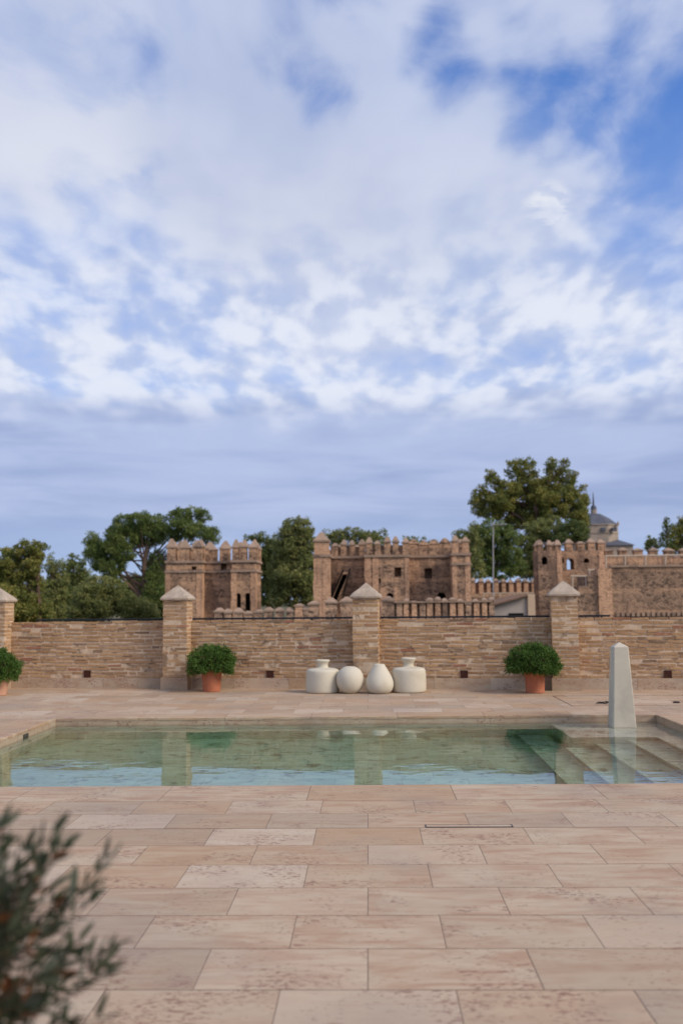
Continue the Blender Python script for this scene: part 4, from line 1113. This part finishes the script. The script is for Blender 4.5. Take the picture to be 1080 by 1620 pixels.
tree('broadleaf_tree', 'yellowing leafy tree at the left edge beyond the brick wall', 62, [(20,320,50,50),(70,280,60,35),(150,260,60,35),(190,265,38,38),(120,310,75,45),(60,370,80,50),(160,350,50,55),(20,430,70,70),(110,430,75,65),(70,520,110,80),(170,450,40,60),(150,560,90,60),(0,580,90,60)],
  O1, 3, L_AUTUMN, (187, 520), [(150, 300), (60, 330), (190, 330), (20, 400)], .2, 2.6, .9, tr_w=.2)
tree('slender_tree', 'thin dark tree with spiky top between the left pillars', 80, [(240,310,18,28),(250,350,30,35),(290,340,25,25),(270,410,55,50),(250,480,60,60),(230,560,80,60)], O1, 3, L_OLIVE, (250, 560), [(240, 330), (285, 360)], .22, 2.2, .9, tr_w=.16)
tree('slender_tree', 'taller thin tree with two tips right of the spiky one', 84, [(350,310,25,22),(385,335,22,25),(350,360,50,40),(380,400,45,45),(340,430,60,50),(330,500,70,60),(320,580,90,50)], O1, 3, L_DARK, (345, 560), [(352, 330), (385, 350)], .24, 2.4, .9, tr_w=.16)
tree('round_shrub_tree', 'bright olive green rounded tree below the umbrella pine', 72, [(470,430,60,40),(520,460,70,50),(440,480,70,55),(560,510,70,55),(480,540,90,60),(620,540,80,55),(400,560,70,60),(680,570,70,50)], O1, 3, L_OLIVE, (490, 590), [(490, 470), (560, 520), (430, 500)], .2, 2.6, .9, tr_w=.16)
tree('round_shrub_tree', 'dark low tree between the umbrella pine trunk and gate tower', 98, [(640,440,60,50),(720,520,60,60),(640,560,80,60),(590,480,50,40),(740,590,60,50),(800,560,60,60)], O1, 3, L_DARK, (690, 590), [(700, 480), (640, 500)], .26, 2.6, .9, tr_w=.16)
tree('low_tree', 'dark low leafy tree filling the gap at far left', 105, [(250,520,90,60),(360,500,90,60),(420,560,90,60),(180,580,90,50),(60,600,100,60)], O1, 3, L_DARK, (300, 590), [(300, 540), (250, 540)], .3, 2.4, .9, tr_w=.2)
tree('broadleaf_tree', 'dark green tree just right of the gate tower', 84, [(690,235,35,30),(760,225,60,35),(830,240,60,40),(780,290,80,60),(860,300,60,70),(790,380,80,70),(860,420,90,80),(800,500,80,70),(870,560,90,80),(800,640,80,70),(880,680,80,50)], O2, 4.5, L_DARK, (830, 640), [(800, 300), (720, 260), (860, 330)], .25, 2.6, .9, tr_w=.25)
tree('broadleaf_tree', 'tall olive green tree left of the gatehouse turret', 80, [(1050,110,45,35),(1000,140,60,45),(1080,150,60,55),(960,170,50,45),(1020,210,85,60),(1100,210,60,60),(990,290,90,70),(1080,300,90,80),(1030,390,100,80),(960,400,70,70),(1100,420,80,80),(990,500,100,80),(1080,540,90,90),(960,590,80,70),(1030,660,100,70),(920,300,60,70),(900,420,70,80),(920,540,80,80),(900,660,80,60),(930,210,35,35),(1130,640,60,70),(1130,520,60,80),(930,380,60,60)], O2, 4.5, L_OLIVE, (1020, 640), [(1020, 260), (1070, 170), (970, 220)], .24, 2.6, .9, tr_w=.28)
tree('broadleaf_tree', 'wispy olive tree top showing over the gatehouse left half', 88, [(160,170,40,28),(220,170,35,25),(270,160,30,30),(320,165,28,28),(360,180,40,30),(410,175,35,25),(470,170,40,25),(500,195,30,25),(300,215,110,35),(440,230,90,40),(180,215,60,35),(215,190,70,34),(390,195,80,32)], O3, 3.857, L_OLIVE, (320, 400), [(320, 200), (200, 200), (460, 200)], .22, 2.2, .9, tr_w=.25)
tree('broadleaf_tree', 'low olive tree tips over the gatehouse right half', 88, [(625,200,25,14),(660,205,30,14),(720,208,35,16),(780,222,40,14),(700,240,100,25)], O3, 3.857, L_OLIVE, (700, 400), [(700, 230), (640, 215)], .2, 2.2, .9, tr_w=.2)
tree('broadleaf_tree', 'small green tree right behind the gatehouse corner', 82, [(20,650,45,25),(50,660,40,35),(140,590,35,30),(110,640,50,40),(60,710,80,50),(130,720,70,60),(120,800,60,60),(130,880,60,60),(150,940,70,40)], O4, 4.5, L_OLIVE, (110, 900), [(110, 680), (40, 680), (140, 620)], .22, 2.4, .9, tr_w=.2)
tree('giant_tree', 'huge spreading olive green tree, tallest of all, behind the curtain wall', 100, [(150,370,34,36),(150,430,45,50),(250,220,40,32),(270,270,60,45),(300,310,50,45),(200,330,40,35),(230,400,80,55),(170,480,55,45),(400,160,40,30),(460,150,60,38),(530,140,55,35),(430,220,70,50),(520,220,70,50),(480,300,100,60),
  (680,150,42,38),(690,210,55,45),(765,160,35,40),(770,220,50,40),(835,220,32,40),(810,280,60,45),(908,335,32,30),(905,385,34,28),(700,290,90,60),(590,320,70,60),(380,340,80,60),(620,400,110,70),(760,380,100,70),(870,420,80,60),(460,400,110,70),(320,430,100,70),(250,500,80,50),(380,510,110,60),(520,500,120,65),(680,490,120,65),(830,500,100,65),(892,540,48,60),(600,570,110,55),(870,600,80,60),(440,580,90,50)],
  O4, 4.5, L_AUTUMN, (590, 700), [(560, 300), (250, 380), (680, 230), (800, 300), (460, 250), (900, 420), (330, 450)], .27, 2.7, .9, tr_w=.5)
tree('stone_pine', 'smaller dark rounded pine in front of the huge tree', 86, [(170,620,60,40),(260,590,70,40),(340,610,70,45),(120,670,50,40),(220,660,90,55),(340,680,90,60),(410,690,60,50),(180,740,90,50),(300,750,110,55),(150,820,70,60),(270,840,110,60),(390,800,80,60),(420,880,90,60),(200,910,90,50),(330,930,110,50)], O4, 4.5, L_PINE, (283, 940), [(290, 680), (200, 720), (380, 720)], .24, 2.6, .9, tr_w=.2)
tree('broadleaf_tree', 'dark grey green tree between small pine and corner tower', 90, [(540,600,60,35),(620,570,60,35),(700,560,70,35),(560,660,90,50),(670,640,110,60),(500,720,80,60),(620,740,110,60),(500,820,80,60),(580,830,80,60),(480,900,90,60),(560,930,90,50),(720,700,80,50)], O4, 4.5, L_OLIVE, (590, 900), [(600, 640), (520, 720), (700, 620)], .23, 2.6, .9, tr_w=.25)
tree('broadleaf_tree', 'dark rounded tree directly above the corner tower', 88, [(800,590,60,40),(860,600,60,45),(830,650,100,50),(910,640,45,45),(760,680,60,40),(900,700,60,40)], O4, 4.5, L_DARK, (830, 760), [(830, 640), (900, 640)], .23, 2.8, .9, tr_w=.2)
tree('drooping_conifer', 'slim dark conifer with drooping branches at the right', 90, [(950,205,26,16),(948,235,34,16),(945,265,26,16),(965,250,40,10),(950,300,40,16),(935,330,50,16),(955,345,40,14),(920,365,60,20),(950,400,60,25)], O5, 4.909, L_DARK, (950, 440), [(951, 195), (985, 240), (910, 350)], .2, 2.6, .9, tr_w=.14)
tree('broadleaf_tree', 'green leafy tree cut off by the right edge', 92, [(1060,210,35,30),(1075,250,40,40),(1020,290,45,40),(1070,320,60,50),(1000,350,45,45),(1050,400,70,50),(1010,440,60,40),(1130,300,60,60),(1150,380,70,60),(1110,230,50,40)], O5, 4.909, L_AUTUMN, (1060, 460), [(1060, 260), (1020, 320)], .22, 2.6, .9, tr_w=.22)
tree('broadleaf_tree', 'small yellowish tree between the church and the conifer', 94, [(815,360,28,25),(840,380,35,30),(800,400,28,25),(840,430,50,40),(870,400,30,35)], O5, 4.909, L_OLIVE, (835, 470), [(830, 380), (860, 400)], .2, 2.6, .9, tr_w=.14)

# even air: a thin haze round everything
def haze():
    m = bpy.data.materials.new('haze_air'); m.use_nodes = True; T = NT(m.node_tree); T.n.clear()
    v = T.new('ShaderNodeVolumePrincipled'); v.inputs['Color'].default_value = (0.75, 0.82, 0.95, 1); v.inputs['Density'].default_value = 0.0009
    o = T.new('ShaderNodeOutputMaterial'); T.l.new(v.outputs[0], o.inputs[1]); return m
USE_HAZE = False
if USE_HAZE:
    h = MB(); h.box((-330, -60, GZ - 2.5), (330, 330, 45)); tag(h.build('haze', haze()), kind='stuff')
